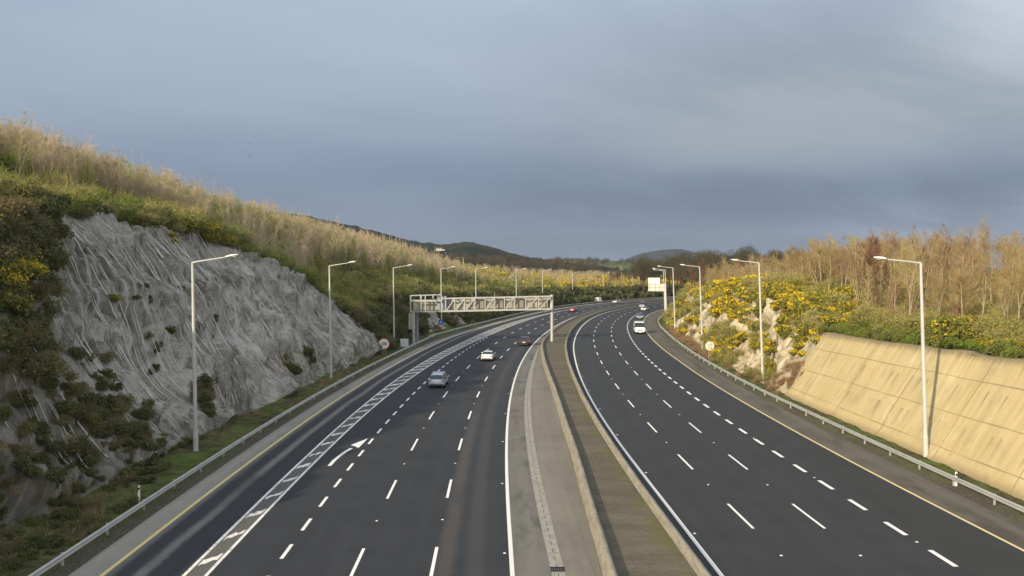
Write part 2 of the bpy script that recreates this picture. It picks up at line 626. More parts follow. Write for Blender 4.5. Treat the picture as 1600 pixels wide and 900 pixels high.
def paint(c, worn):
    def fn(g):
        p = g.geo()
        n = g.noise(p, 5.0, 5, .75)
        n2 = g.noise(p, .7, 3, .6)
        f = g.smooth(g.math('ADD', g.math('MULTIPLY', n, .7), g.math('MULTIPLY', n2, .3)), worn, worn + .12)
        return g.mix(f, c, tuple(x * .30 for x in c))
    return fn


mat('paint_white', paint((.70, .69, .66), .60), rough=.6)
mat('paint_dash', paint((.74, .74, .72), .60), rough=.6)
mat('paint_worn', paint((.72, .70, .67), .50), rough=.7)
mat('paint_yellow', paint((.62, .50, .22), .57), rough=.7)
mat('paint_cream', paint((.66, .60, .42), .58), rough=.7)
mat('paint_straw', paint((.66, .56, .30), .58), rough=.7)
mat('stud', (.7, .7, .68), rough=.4)


def verge_mat(g):
    """Ground of the cutting: leaf litter, moss, rough grass and gravel."""
    p = g.geo()
    uv = g.uv()
    e, v, _ = g.xyz(uv)            # u: metres from the outer edge of the pavement
    a = g.noise(p, .12, 5, .6)
    b = g.noise(p, .9, 6, .7)
    f = g.noise(p, 7.0, 5, .75)
    grass = g.mix(g.smooth(b, .35, .7), (.085, .135, .028), (.14, .165, .055))
    litter = g.mix(g.smooth(b, .3, .7), (.062, .050, .030), (.12, .095, .060))
    gravel = g.mix(g.smooth(f, .35, .7), (.075, .070, .060), (.17, .16, .14))
    c = g.mix(g.smooth(g.math('ADD', g.math('MULTIPLY', a, .6), g.math('MULTIPLY', b, .4)), .42, .60), litter, grass)
    near = g.math('SUBTRACT', 1.0, g.smooth(g.math('ADD', e, g.math('MULTIPLY', g.math('SUBTRACT', b, .5), 2.2)), .3, 1.6))
    c = g.mix(g.math('MULTIPLY', near, .75), c, gravel)
    c = g.mix(g.math('MULTIPLY', g.smooth(f, .55, .75), .5), c, (.17, .145, .09))
    return {'Base Color': c, 'Normal': g.bump(g.math('ADD', b, f), .8, .25)}


mat('verge', verge_mat, rough=1.0, spec=.05)


def rock_mat(g):
    uv = g.uv()                      # u: along the road, v: down the face, both in metres
    p = g.geo()
    u, v, _ = g.xyz(uv)
    a = g.noise(g.mapping(uv, (.16, .11, 1)), 1.0, 6, .6)
    b = g.noise(g.mapping(uv, (1.1, .35, 1)), 1.0, 6, .7, .4)
    f = g.noise(p, 2.6, 8, .80)
    c = g.mix(g.smooth(b, .36, .62), (.18, .172, .150), (.50, .485, .445))
    c = g.mix(g.math('MULTIPLY', g.smooth(a, .5, .66), .75), c, (.68, .665, .62))
    c = g.mix(g.math('MULTIPLY', g.smooth(a, .46, .30), .75), c, (.16, .145, .105))
    c = g.mix(g.math('MULTIPLY', g.smooth(f, .52, .74), .45), c, (.54, .52, .47))
    c = g.mix(g.math('MULTIPLY', g.smooth(f, .47, .28), .6), c, (.10, .092, .075))
    vo = g.node('ShaderNodeTexVoronoi')
    wv = g.node('ShaderNodeVectorMath', operation='ADD')
    g.put(wv.inputs[0], g.mapping(uv, (.75, .42, 1)))
    nv_ = g.node('ShaderNodeTexNoise')
    g.put(nv_.inputs['Vector'], uv)
    nv_.inputs['Scale'].default_value = .9
    nv_.inputs['Detail'].default_value = 4
    g.put(wv.inputs[1], nv_.outputs['Color'])
    g.put(vo.inputs['Vector'], wv.outputs[0])
    vo.inputs['Scale'].default_value = 1.0
    cr_, cg_, cb_ = g.xyz(vo.outputs['Color'])
    c = g.mix(g.math('MULTIPLY', g.smooth(cr_, .45, 1.0), .38), c, (.56, .54, .50))
    c = g.mix(g.math('MULTIPLY', g.smooth(cg_, .55, 1.0), .42), c, (.17, .155, .13))
    ve = g.node('ShaderNodeTexVoronoi', feature='DISTANCE_TO_EDGE')
    g.put(ve.inputs['Vector'], wv.outputs[0])
    ve.inputs['Scale'].default_value = 1.0
    crack = g.math('SUBTRACT', 1.0, g.smooth(ve.outputs['Distance'], .0, .045))
    c = g.mix(g.math('MULTIPLY', crack, .4), c, (.11, .10, .085))
    rust = g.smooth(g.noise(g.mapping(uv, (.4, .2, 1), (3, 9, 0)), 1.0, 6, .7), .56, .70)
    c = g.mix(g.math('MULTIPLY', rust, .55), c, (.30, .235, .15))
    # folds and tension ropes of the wire netting that hangs down the face
    for k, (per, ph, wid, amp, col) in enumerate(((1.15, .0, .030, .7, (.68, .665, .63)), (2.7, .37, .016, .9, (.76, .745, .71)), (4.3, .6, .03, .35, (.14, .13, .11)))):
        w = g.noise(g.mapping(uv, (.10, .055, 1), (k * 3.0, 5.0, 0)), 1.0, 2, .5)
        w2 = g.noise(g.mapping(uv, (.5, .13, 1), (k * 7.0, 1.0, 0)), 1.0, 2, .5)
        q = g.math('ADD', g.math('DIVIDE', g.math('SUBTRACT', u, g.math('MULTIPLY', v, .10)), per), g.math('ADD', g.math('MULTIPLY', w, 3.2), g.math('MULTIPLY', w2, .35)))
        d = g.math('ABSOLUTE', g.math('SUBTRACT', g.math('FRACT', g.math('ADD', q, ph)), .5))
        line = g.math('SUBTRACT', 1.0, g.smooth(d, wid * .4, wid * 2.6))
        gate = g.smooth(g.noise(g.mapping(uv, (.7, .16, 1), (9.0 + k * 5, 2.0, 0)), 1.0, 3), .40, .60)
        c = g.mix(g.math('MULTIPLY', g.math('MULTIPLY', line, gate), amp * .55), c, col)
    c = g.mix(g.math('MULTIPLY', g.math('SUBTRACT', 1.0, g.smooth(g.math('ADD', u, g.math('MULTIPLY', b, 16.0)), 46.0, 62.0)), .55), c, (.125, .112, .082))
    moss = g.smooth(g.noise(p, .35, 6, .7), .56, .70)
    c = g.mix(g.math('MULTIPLY', moss, .7), c, (.13, .12, .06))
    return {'Base Color': c, 'Normal': g.bump(g.math('ADD', b, g.math('MULTIPLY', f, .9)), 1.0, .45)}


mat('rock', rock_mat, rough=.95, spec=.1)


def rock_right_mat(g):
    uv = g.uv()
    p = g.geo()
    b = g.noise(g.mapping(uv, (.7, .22, 1)), 1.0, 6, .7, .5)
    f = g.noise(p, 4.0, 5, .75)
    c = g.mix(g.smooth(b, .34, .64), (.36, .30, .20), (.62, .55, .41))
    c = g.mix(g.math('MULTIPLY', g.smooth(f, .5, .7), .6), c, (.62, .57, .44))
    c = g.mix(g.math('MULTIPLY', g.smooth(f, .46, .3), .6), c, (.17, .13, .08))
    m = g.smooth(g.noise(p, .5, 6, .7), .50, .62)
    c = g.mix(g.math('MULTIPLY', m, .75), c, (.13, .105, .05))
    return {'Base Color': c, 'Normal': g.bump(g.math('ADD', b, f), .9, .3)}


mat('rock_right', rock_right_mat, rough=.95, spec=.1)


def shotcrete_mat(g):
    uv = g.uv()                      # u: along the wall, v: 0 at its top, 1 at its foot
    u, v, _ = g.xyz(uv)
    p = g.geo()
    b = g.noise(g.mapping(uv, (1.6, .9, 1)), 1.0, 6, .7)
    st = g.noise(g.mapping(uv, (2.2, .55, 1)), 1.0, 5, .65)
    f = g.noise(p, 8.0, 5, .75)
    c = g.mix(g.smooth(b, .3, .7), (.39, .315, .165), (.485, .40, .23))
    c = g.mix(g.math('MULTIPLY', g.smooth(f, .5, .75), .35), c, (.53, .46, .32))
    c = g.mix(g.math('MULTIPLY', g.smooth(f, .42, .25), .4), c, (.22, .17, .10))
    # water streaks running down from the lip and from every joint
    fr = g.math('FRACT', g.math('MULTIPLY', g.math('ADD', v, .02), 3.0))
    low = g.math('SUBTRACT', 1.0, g.smooth(fr, .02, .75))
    streak = g.math('MULTIPLY', g.smooth(st, .50, .70), low)
    c = g.mix(g.math('MULTIPLY', streak, .75), c, (.17, .135, .085))
    blot = g.noise(g.mapping(uv, (.35, 2.2, 1)), 1.0, 6, .7)
    c = g.mix(g.math('MULTIPLY', g.smooth(blot, .5, .68), .45), c, (.30, .24, .14))
    c = g.mix(g.math('MULTIPLY', g.smooth(blot, .45, .30), .4), c, (.60, .53, .37))
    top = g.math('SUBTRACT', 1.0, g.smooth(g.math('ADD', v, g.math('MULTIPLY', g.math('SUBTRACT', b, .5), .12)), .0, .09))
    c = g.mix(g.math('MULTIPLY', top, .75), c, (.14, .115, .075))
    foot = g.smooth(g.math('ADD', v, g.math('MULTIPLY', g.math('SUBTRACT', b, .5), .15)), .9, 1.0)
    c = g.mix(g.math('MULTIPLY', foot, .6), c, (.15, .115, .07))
    return {'Base Color': c, 'Normal': g.bump(g.math('ADD', g.math('MULTIPLY', f, .6), b), .45, .08)}


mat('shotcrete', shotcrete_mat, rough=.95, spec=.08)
mat('joint', (.29, .23, .135), rough=1.0)


FOL = set()


def foliage(cols, trans=0.35, rough=.8):
    def fn(g):
        r = g.node('ShaderNodeObjectInfo').outputs['Random']
        at = g.node('ShaderNodeAttribute', attribute_name='rnd')
        n = g.math('ADD', g.math('MULTIPLY', g.noise(g.geo(), .55, 2), .45), g.math('MULTIPLY', g.noise(g.geo(), .07, 2), .55))
        rr = g.math('FRACT', g.math('ADD', r, at.outputs['Fac']))
        f = g.math('ADD', g.math('MULTIPLY', rr, .62), g.math('MULTIPLY', n, .38))
        st = [(i / max(1, len(cols) - 1), c) for i, c in enumerate(cols)]
        col = g.ramp(f, st)
        tr = g.node('ShaderNodeBsdfTranslucent')
        g.put(tr.inputs[0], col)
        mx = g.node('ShaderNodeMixShader')
        mx.inputs[0].default_value = trans
        out_ = [n_ for n_ in g.n if n_.type == 'OUTPUT_MATERIAL'][0]
        pr_ = [n_ for n_ in g.n if n_.type == 'BSDF_PRINCIPLED'][0]
        g.t.links.new(pr_.outputs[0], mx.inputs[1])
        g.t.links.new(tr.outputs[0], mx.inputs[2])
        g.t.links.new(mx.outputs[0], out_.inputs[0])
        return col
    return fn


mat('twig_tan', foliage([(.36, .28, .17), (.52, .42, .29), (.42, .35, .19), (.62, .50, .37), (.54, .39, .29)]), spec=.1)
mat('twig_green', foliage([(.27, .26, .09), (.36, .36, .11), (.30, .35, .09), (.42, .38, .16)]), spec=.1)
mat('twig_right', foliage([(.27, .19, .085), (.39, .31, .13), (.32, .235, .11), (.46, .37, .19), (.35, .34, .10)]), spec=.1)
mat('twig_russet', foliage([(.24, .155, .09), (.33, .22, .13), (.28, .20, .11)]), spec=.1)
mat('twig_red', foliage([(.17, .095, .065), (.24, .13, .085)]), spec=.1)
mat('twig_brown', foliage([(.14, .10, .065), (.21, .155, .10), (.18, .14, .075)]), spec=.1)
mat('bark_pale', foliage([(.42, .36, .27), (.55, .49, .39), (.36, .29, .20)]), spec=.1)
mat('bark_dark', foliage([(.09, .07, .05), (.14, .11, .08)]), spec=.1)
mat('leaf_dark', foliage([(.075, .088, .030), (.115, .12, .045), (.095, .125, .040), (.15, .14, .065)]), spec=.2)
mat('leaf_mid', foliage([(.095, .115, .032), (.14, .155, .045), (.18, .155, .07), (.15, .18, .05)]), spec=.2)
mat('leaf_bright', foliage([(.11, .165, .025), (.17, .22, .035), (.16, .17, .05), (.21, .24, .05)]), spec=.2)
mat('leaf_olive', foliage([(.19, .18, .055), (.29, .28, .08), (.24, .28, .07), (.34, .29, .12)]), spec=.2)
mat('leaf_rust', foliage([(.26, .17, .10), (.36, .26, .16), (.30, .23, .12)]), spec=.1)
mat('gorse_leaf', foliage([(.13, .15, .032), (.18, .185, .04), (.23, .205, .06)]), spec=.2)
mat('gorse_flower', foliage([(.58, .42, .02), (.70, .52, .035), (.55, .44, .04)]), spec=.2)
mat('conifer_leaf', foliage([(.014, .026, .016), (.024, .038, .022), (.032, .046, .026)]), spec=.1)
mat('wood_far', foliage([(.075, .056, .040), (.11, .085, .058), (.065, .068, .036), (.09, .075, .05)]), spec=.1)
mat('grass_blade', foliage([(.09, .15, .025), (.14, .20, .04), (.17, .16, .06)]), spec=.1)

mat('netting_wire', grimy((.50, .49, .46), .7, .6, .5), rough=.8)
mat('galv', grimy((.42, .43, .42), .45, 1.2, .6), rough=.5, metal=.35)
mat('galv_dark', grimy((.20, .21, .21), .4, 1.2, .6), rough=.6, metal=.3)
mat('pole_paint', grimy((.44, .45, .44), .45, .8, .72), rough=.55)
mat('lamp_white', grimy((.70, .70, .66), .2, 2, .8), rough=.4)
mat('lamp_glass', (.55, .57, .58), rough=.15, spec=.6)
mat('gantry_paint', grimy((.40, .41, .39), .4, 1.0, .7), rough=.6)
mat('gantry_blue', grimy((.23, .27, .32), .4, 1.0, .7), rough=.6)
mat('gantry_panel', grimy((.35, .33, .27), .5, 1.4, .75), rough=.8)
mat('gantry_cabinet', grimy((.24, .22, .19), .4, 1.5, .7), rough=.8)
mat('sign_back', grimy((.60, .60, .52), .3, 2.0, .75), rough=.6)
mat('sign_white', grimy((.80, .79, .76), .15, 2.0, .8), rough=.5)
mat('sign_red', (.55, .03, .03), rough=.5)
mat('sign_blue', (.035, .12, .42), rough=.5)
mat('black', (.015, .015, .016), rough=.6)
mat('cabinet', grimy((.62, .66, .66), .3, 1.5, .8), rough=.6)
mat('tyre', (.018, .018, .019), rough=.9)
mat('alloy', (.35, .36, .37), rough=.35, metal=.8)
mat('glass_dark', (.012, .016, .022), rough=.06, spec=.8)
mat('tail_red', (.30, .012, .012), rough=.25)
mat('headlamp', (.72, .74, .76), rough=.15, spec=.7)
mat('plate', (.70, .70, .66), rough=.5)
mat('trim_black', (.022, .022, .024), rough=.6)
for nm, c, me_ in (('car_silver_blue', (.40, .48, .55), .15), ('car_white', (.74, .73, .69), 0), ('car_brown', (.034, .027, .027), .4),
                   ('car_red', (.36, .018, .022), 0), ('van_white', (.78, .78, .76), 0), ('car_grey', (.34, .37, .42), .5)):
    mat(nm, c, rough=.32, metal=me_, spec=.5, coat=.6)
mat('bird', (.03, .03, .032), rough=.9)
mat('house_wall', grimy((.55, .55, .53), .1), rough=.8)
mat('house_roof', (.14, .075, .06), rough=.9)
mat('pylon', (.16, .17, .18), rough=.7)


def field_mat(g):
    p = g.geo()
    n = g.noise(p, .004, 3, .5)
    v = g.node('ShaderNodeTexVoronoi')
    g.put(v.inputs['Vector'], p)
    v.inputs['Scale'].default_value = .008
    r, gg, b = g.xyz(v.outputs['Color'])
    c = g.ramp(r, [(0, (.055, .080, .024)), (.4, (.090, .115, .035)), (.7, (.11, .10, .05)), (1, (.075, .062, .035))])
    f = g.noise(p, .08, 6, .7)
    c = g.mix(g.smooth(f, .45, .7), c, (.045, .045, .024))
    return {'Base Color': c}


mat('field', field_mat, rough=1.0, spec=.05)


def hill_mat(a, b):
    def fn(g):
        p = g.geo()
        f = g.noise(p, .012, 7, .7)
        return g.mix(g.smooth(f, .38, .62), a, b)
    return fn


mat('hill_forest', hill_mat((.014, .021, .018), (.034, .036, .028)), rough=1.0, spec=.0)  # cloud shadow over the ridge is put into these dark colours
mat('hill_far', hill_mat((.012, .022, .032), (.024, .032, .038)), rough=1.0, spec=.0)  # blue of the distant haze is put into the base colour

# ------------------------------------------------------------------ heights of the cutting
S_L = [-80, -20, 20, 40, 54, 66, 80, 92, 104, 112, 119, 126, 135, 150, 180, 220, 260, 320, 460, 780]
H_L = [8.0, 8.5, 10.0, 12.5, 16.8, 18.0, 17.8, 17.0, 13.6, 10.0, 6.0, 4.5, 5.0, 7.0, 7.0, 5.5, 4.5, 3.6, 3.2, 3.0]
RG_S = [-80, 0, 60, 100, 150, 200, 250, 300, 350, 420, 780]
RG_H = [17, 22, 25.5, 25.8, 24.0, 20.6, 17.0, 13.0, 10.8, 9.6, 9.0]
T_L = [(-80, 4.4), (40, 4.4), (60, 4.2), (75, 3.8), (81, 3.4), (94, 3.8), (105, 3.0), (118, 3.4), (150, 3.4), (780, 3.4)]
S_R = [-80, 20, 50, 80, 86, 93, 100, 125, 145, 180, 220, 300, 780]
H_R = [7.6, 7.5, 7.3, 6.6, 6.6, 7.6, 9.0, 10.2, 10.3, 9.0, 7.6, 6.0, 5.5]


def hl(s):
    return np.interp(s, S_L, H_L)


def hr(s):
    return np.interp(s, S_R, H_R)


def toe_l(s):
    return np.interp(s, [p[0] for p in T_L], [p[1] for p in T_L]) + (fbm(s / 7.0, s * 0 + 3.3, 5, 3) - .5) * 1.6


def z_left(s, d, rough=True):
    """Height of the left side at d metres outside the guardrail."""
    t0 = toe_l(s)
    h = hl(s) + (fbm(s / 9.0, s * 0, 8, 3) - .5) * 2.4
    steep = 1.43 - .45 * sstep(s, 119, 135)
    face = .12 + .05 * np.maximum(d, 0) + np.maximum(d - t0, 0) * steep
    dt = t0 + h / steep
    rg = np.interp(s, RG_S, RG_H)
    k = np.clip((d - dt) / np.maximum(43 - dt, 5), 0, 1)
    up = h + (rg - h) * (k * .75 + .25 * sstep(k, 0, 1))
    up = up + (fbm(s / 14.0, d / 9.0, 21, 3) - .5) * 1.8 * sstep(d, dt, dt + 6)
    beyond = np.maximum(d - 43, 0)
    up = up - beyond * .03
    z = np.minimum(face, up)
    z = z * (1 - sstep(d, 78, 118)) + 3.0 * sstep(d, 78, 118)
    return z


def z_right(s, e):
    h = hr(s)
    wall = sstep(s, 90, 84)
    steep = 1.62 * wall + 1.35 * (1 - wall)
    t0 = 2.4 + .5 * (1 - wall) + (fbm(s / 6.0, s * 0 + 9.1, 31, 3) - .5) * 1.4 * (1 - wall)
    h = h + (fbm(s / 7.0, s * 0 + 4, 33, 3) - .5) * 2.0 * (1 - wall)
    face = .10 + .05 * np.maximum(e, 0) + np.maximum(e - t0, 0) * steep
    dt = t0 + h / steep
    up = h + np.clip((e - dt) / 30.0, 0, 1) * 2.2 + (fbm(s / 12.0, e / 9.0, 41, 3) - .5) * 1.2 * sstep(e, dt + 1, dt + 7)
    z = np.minimum(face, up)
    return z * (1 - sstep(e, 70, 105)) + 3.0 * sstep(e, 70, 105)


def gl(s, d):
    """Ground point on the left side."""
    x, y = pos(s, off('A', s) - d)
    return x, y, z_left(np.asarray(s, float), np.asarray(d, float))


def gr(s, e):
    x, y = pos(s, off('R', s) + e)
    return x, y, z_right(np.asarray(s, float), np.asarray(e, float))


# ------------------------------------------------------------------ road surfaces
SS = np.concatenate([np.arange(-60, 300, 1.5), np.arange(300, min(700, SMAX - 5), 4.0)])


def ribbon(name, fa, fb, z, m, s=SS, nuv=False, cols=2, structure=True, **kw):
    a = fa(s) if callable(fa) else off(fa, s)
    b = fb(s) if callable(fb) else off(fb, s)
    P = np.zeros((len(s), cols, 3))
    UV = np.zeros((len(s), cols, 2))
    for j in range(cols):
        t = j / (cols - 1)
        o_ = a * (1 - t) + b * t
        x, y = pos(s, o_)
        P[:, j, 0], P[:, j, 1], P[:, j, 2] = x, y, z
        UV[:, j, 0] = t if nuv else o_
        UV[:, j, 1] = s
    me = grid_mesh(name, P[:, ::-1], [m], UV[:, ::-1])
    me.flip_normals() if False else None
    return link(name, me, kind='structure' if structure else None, **kw)


JT = lambda s: off('J', s) + .53
ribbon('road_shoulder', 'B', 'C', 0, 'shoulder_left')
ribbon('road', 'C', 'H', 0, 'asphalt_left', cols=3)
ribbon('median_paving', 'H', 'I1', 0, 'median_mottled')
ribbon('drain_strip', 'I1', 'I2', .004, 'drain', s=SS[SS < 141], nuv=True)
ribbon('median_paving', 'I2', 'J', 0, 'median_smooth')
ribbon('median_soil', lambda s: JT(s) - .05, lambda s: off('K', s) + .05, .16, 'soil', nuv=True, cols=6)
ribbon('road', lambda s: off('K', s) + .40, 'P', 0, 'asphalt_right', cols=3)
ribbon('road_shoulder', 'P', 'Q', 0, 'shoulder_right')
ribbon('road', lambda s: off('D1', s) + .05, lambda s: off('D2', s) - .05, .003, 'hatch_ground', s=SS[(SS < 262)])


def barrier(name, fo, prof, label):
    s = SS
    P = np.zeros((len(s), len(prof), 3))
    UV = np.zeros((len(s), len(prof), 2))
    run = 0
    for j, (dx, z) in enumerate(prof):
        wob = (fbm(s / 4.0, s * 0 + 2, 77, 2) - .5) * .04
        x, y = pos(s, fo(s) + dx + wob)
        P[:, j, 0], P[:, j, 1], P[:, j, 2] = x, y, z
        if j:
            run += hypot(dx - prof[j - 1][0], z - prof[j - 1][1])
        UV[:, j] = np.stack([np.full(len(s), run), s], -1)
    me = grid_mesh(name, P[:, ::-1], ['barrier_concrete'], UV[:, ::-1], smooth=False)
    return link(name, me, label=label, cat='barrier', group=None)


barrier('concrete_barrier', lambda s: off('J', s), [(0, -.02), (.02, .10), (.20, .38), (.23, .55), (.47, .55), (.50, .38), (.53, .0)],
        'low weathered concrete barrier between the paved median and the brown soil bed')
barrier('concrete_barrier', lambda s: off('K', s), [(0, 0), (.05, .16), (.16, .34), (.18, .50), (.40, .50), (.43, .30), (.46, -.02)],
        'low weathered concrete barrier between the soil bed and the oncoming carriageway')


def line(name, k, w, m, s=SS, z=.006, sh=0.0):
    ribbon(name, lambda q: off(k, q) + sh - w / 2, lambda q: off(k, q) + sh + w / 2, z, m, s=s)


line('edge_line', 'C', .20, 'paint_yellow', s=SS[SS < 100])
line('edge_line', 'C', .20, 'paint_cream', s=SS[SS > 98])
line('hatch_border', 'D1', .17, 'paint_worn', s=SS[SS < 272])
line('hatch_border', 'D2', .17, 'paint_worn', s=SS[SS < 272])
line('edge_line', 'H', .20, 'paint_white')
line('edge_line', 'L', .20, 'paint_white')
line('edge_line', 'P', .17, 'paint_straw')


def dashes(name, k, start, module, length, w, m, s1=330):
    P = []
    q = []
    s = start
    rr = random.Random(3)
    while s < s1:
        n = 4
        b = len(P)
        for i in range(n + 1):
            t = s + length * i / n
            for e in (-1, 1):
                x, y = pos(t, off(k, t) + e * w / 2)
                P.append((float(x), float(y), .006))
        for i in range(n):
            q.append((b + 2 * i + 1, b + 2 * i, b + 2 * i + 2, b + 2 * i + 3)[::-1])
        s += module + rr.uniform(-.05, .05)
    link(name, new_mesh(name, np.array(P), np.array(q), [m]), kind='structure')


dashes('lane_line', 'F', 44.9 - 12.1 * 3, 12.1, 4.0, .15, 'paint_dash', 420)
dashes('lane_line', 'G', 45.0 - 12.1 * 3, 12.1, 4.0, .16, 'paint_dash', 420)
dashes('lane_line', 'M', 39.2 - 12.15 * 3, 12.15, 4.3, .15, 'paint_dash', 420)
dashes('lane_line', 'N', 39.1 - 12.15 * 3, 12.15, 4.3, .15, 'paint_dash', 420)
dashes('lane_line', 'E', 31.7 - 3.93 * 8, 3.93, 1.9, .18, 'paint_dash', 157)
dashes('lane_line', 'O', 33.9 - 4.165 * 8, 4.165, 2.05, .26, 'paint_dash', 262)
line('lane_line', 'D2', .15, 'paint_dash', s=SS[(SS > 271) & (SS < 420)])

# hatched band: slanted bars, worn where near traffic crosses them
P, q = [], []
rr = random.Random(11)
s = 11.5
while s < 262:
    a, b = float(off('D1', s)) + (.12 if s > 75 else .18), float(off('D2', s)) - (.12 if s > 75 else .16)
    n = 7
    base = len(P)
    worn = s < 100
    for i in range(n + 1):
        t = i / n
        o_ = a + (b - a) * t
        cs = s + 1.35 * (t - .5) * min(1.6, (b - a))
        j = (rr.uniform(-.16, .16) if worn else 0)
        ln = .92 if not worn else .72 + rr.uniform(-.3, .2)
        lo = cs - ln / 2 + j
        hi = cs + ln / 2 + (rr.uniform(-.2, .2) if worn else 0)
        for e in (lo, hi):
            x, y = pos(e, o_)
            P.append((float(x), float(y), .010))
    for i in range(n):
        q.append((base + 2 * i, base + 2 * i + 2, base + 2 * i + 3, base + 2 * i + 1))
    s += 3.42
link('hatching', new_mesh('hatching', np.array(P), np.array(q), ['paint_worn']), kind='structure')

# direction arrow bending into the next lane
path = [(514.5, 728), (522, 719.5), (531, 712), (541, 705), (549, 700.5)]


def ground(px, py, z=0.0):
    u = (px - 800) / F
    v = (450 - py) / F
    d = (u, cos(PITCH) + v * sin(PITCH), -sin(PITCH) + v * cos(PITCH))
    t = (z - HC) / d[2]
    return d[0] * t, d[1] * t


def atdepth(px, py, dep):
    """World point seen at a pixel, dep metres ahead."""
    u = (px - 800) / F
    v = (450 - py) / F
    d = (u, cos(PITCH) + v * sin(PITCH), -sin(PITCH) + v * cos(PITCH))
    t = dep / d[1]
    return d[0] * t, dep, HC + d[2] * t


c = [np.array(ground(*p)) for p in path]
P = []
for i, p in enumerate(c):
    d = c[min(i + 1, len(c) - 1)] - c[max(i - 1, 0)]
    d /= np.linalg.norm(d)
    nrm = np.array((-d[1], d[0])) * .13
    P += [(*(p + nrm), .006), (*(p - nrm), .006)]
f = [(2 * i, 2 * i + 1, 2 * i + 3, 2 * i + 2) for i in range(len(c) - 1)]
hd_ = [ground(*p) for p in ((548, 695.5), (575, 685), (560, 700), (555, 697.5))]
b = len(P)
P += [(h[0], h[1], .006) for h in hd_]
f.append((b, b + 3, b + 2, b + 1))
me = bpy.data.meshes.new('direction_arrow')
me.from_pydata(P, [], f)
me.materials.append(MATS['paint_dash'])
link('direction_arrow', me, kind='structure')

# reflective studs halfway along the gaps
mb = MB().box((0, 0, .008), (.13, .11, .016), taper=.7)
st0 = mb.build('road_stud', 'stud', bevel=.0)
sg = 'reflective studs set between the lane dashes'
st0['label'] = 'small pale reflective stud set in the asphalt between two lane dashes'
st0['category'] = 'road stud'
st0['group'] = sg
spots = []
for k, ph in (('F', 40.9), ('G', 41.0), ('M', 47.5), ('N', 47.4)):
    for i in range(-1, 7):
        spots.append((ph + 12.12 * i, k, 0))
for i in range(0, 7):
    spots += [(36.0 + 12.0 * i, 'H', -.3), (37.0 + 12.1 * i, 'O', 0), (38.5 + 12 * i, 'L', .3)]
for i, (s, k, dx) in enumerate(spots):
    x, y = pos(s, off(k, s) + dx)
    o = st0 if i == 0 else copy_tree(st0)
    o.location = (float(x), float(y), 0)

# drain grating at the near end of the drain strip
gx, gy = ground(871, 890)
mb = MB()
for i in range(7):
    mb.box((gx - .27 + i * .09, gy, .02), (.045, .42, .03))
mb.box((gx, gy - .22, .02), (.64, .04, .035)).box((gx, gy + .22, .02), (.64, .04, .035))
gt = mb.build('drain_grating', 'black')
gt['label'] = 'dark slotted drain grating set into the pale drain strip of the median'
gt['category'] = 'drain'

# ------------------------------------------------------------------ ground: both sides of the cutting
SG = np.concatenate([np.arange(-60, 18, 3.0), np.arange(18, 130, .30), np.arange(130, 300, 1.5), np.arange(300, min(690, SMAX - 8), 5.0)])


def side_grid(side):
    """Grid of ground points and rock mask on one side."""
    ds = np.concatenate([np.arange(0, 3, .8), np.arange(3, 19, .20), np.arange(19, 22, .42), np.arange(22, 50, 1.6), np.arange(50, 125, 7.0), [125.0]])
    if side == 'L':
        a = off('A', SG) - off('B', SG)
        ds = np.concatenate([[-9.0, -8.0], ds])
        S, D = np.meshgrid(SG, ds, indexing='ij')
        inner = (off('A', SG) - off('B', SG))[:, None]
        Dn = D.copy()
        Dn[:, 0] = (inner[:, 0] - .25)
        Dn[:, 1] = (inner[:, 0] + .12)
        D = Dn
        Zv = z_left(S, D)
        Zv[:, 0] = -.03
        Zv[:, 1] = .015
        x, y = pos(S, off('A', S) - D)
        t0 = toe_l(S[:, :1] * 1.0)
        h = hl(S)
    else:
        ds = np.concatenate([[-9.0, -8.0], ds])
        S, D = np.meshgrid(SG, ds, indexing='ij')
        inner = (off('Q', SG) - off('R', SG))[:, None]
        D = D.copy()
        D[:, 0] = inner[:, 0] - .25
        D[:, 1] = inner[:, 0] + .12
        Zv = z_right(S, D)
        Zv[:, 0] = -.03
        Zv[:, 1] = .015
        x, y = pos(S, off('R', S) + D)
        h = hr(S)
    # slope of the surface across the road
    dz = np.gradient(Zv, axis=1) / np.maximum(np.gradient(D, axis=1), .05)
    steep = sstep(dz, .65, .95)
    return S, D, x, y, Zv, steep, h


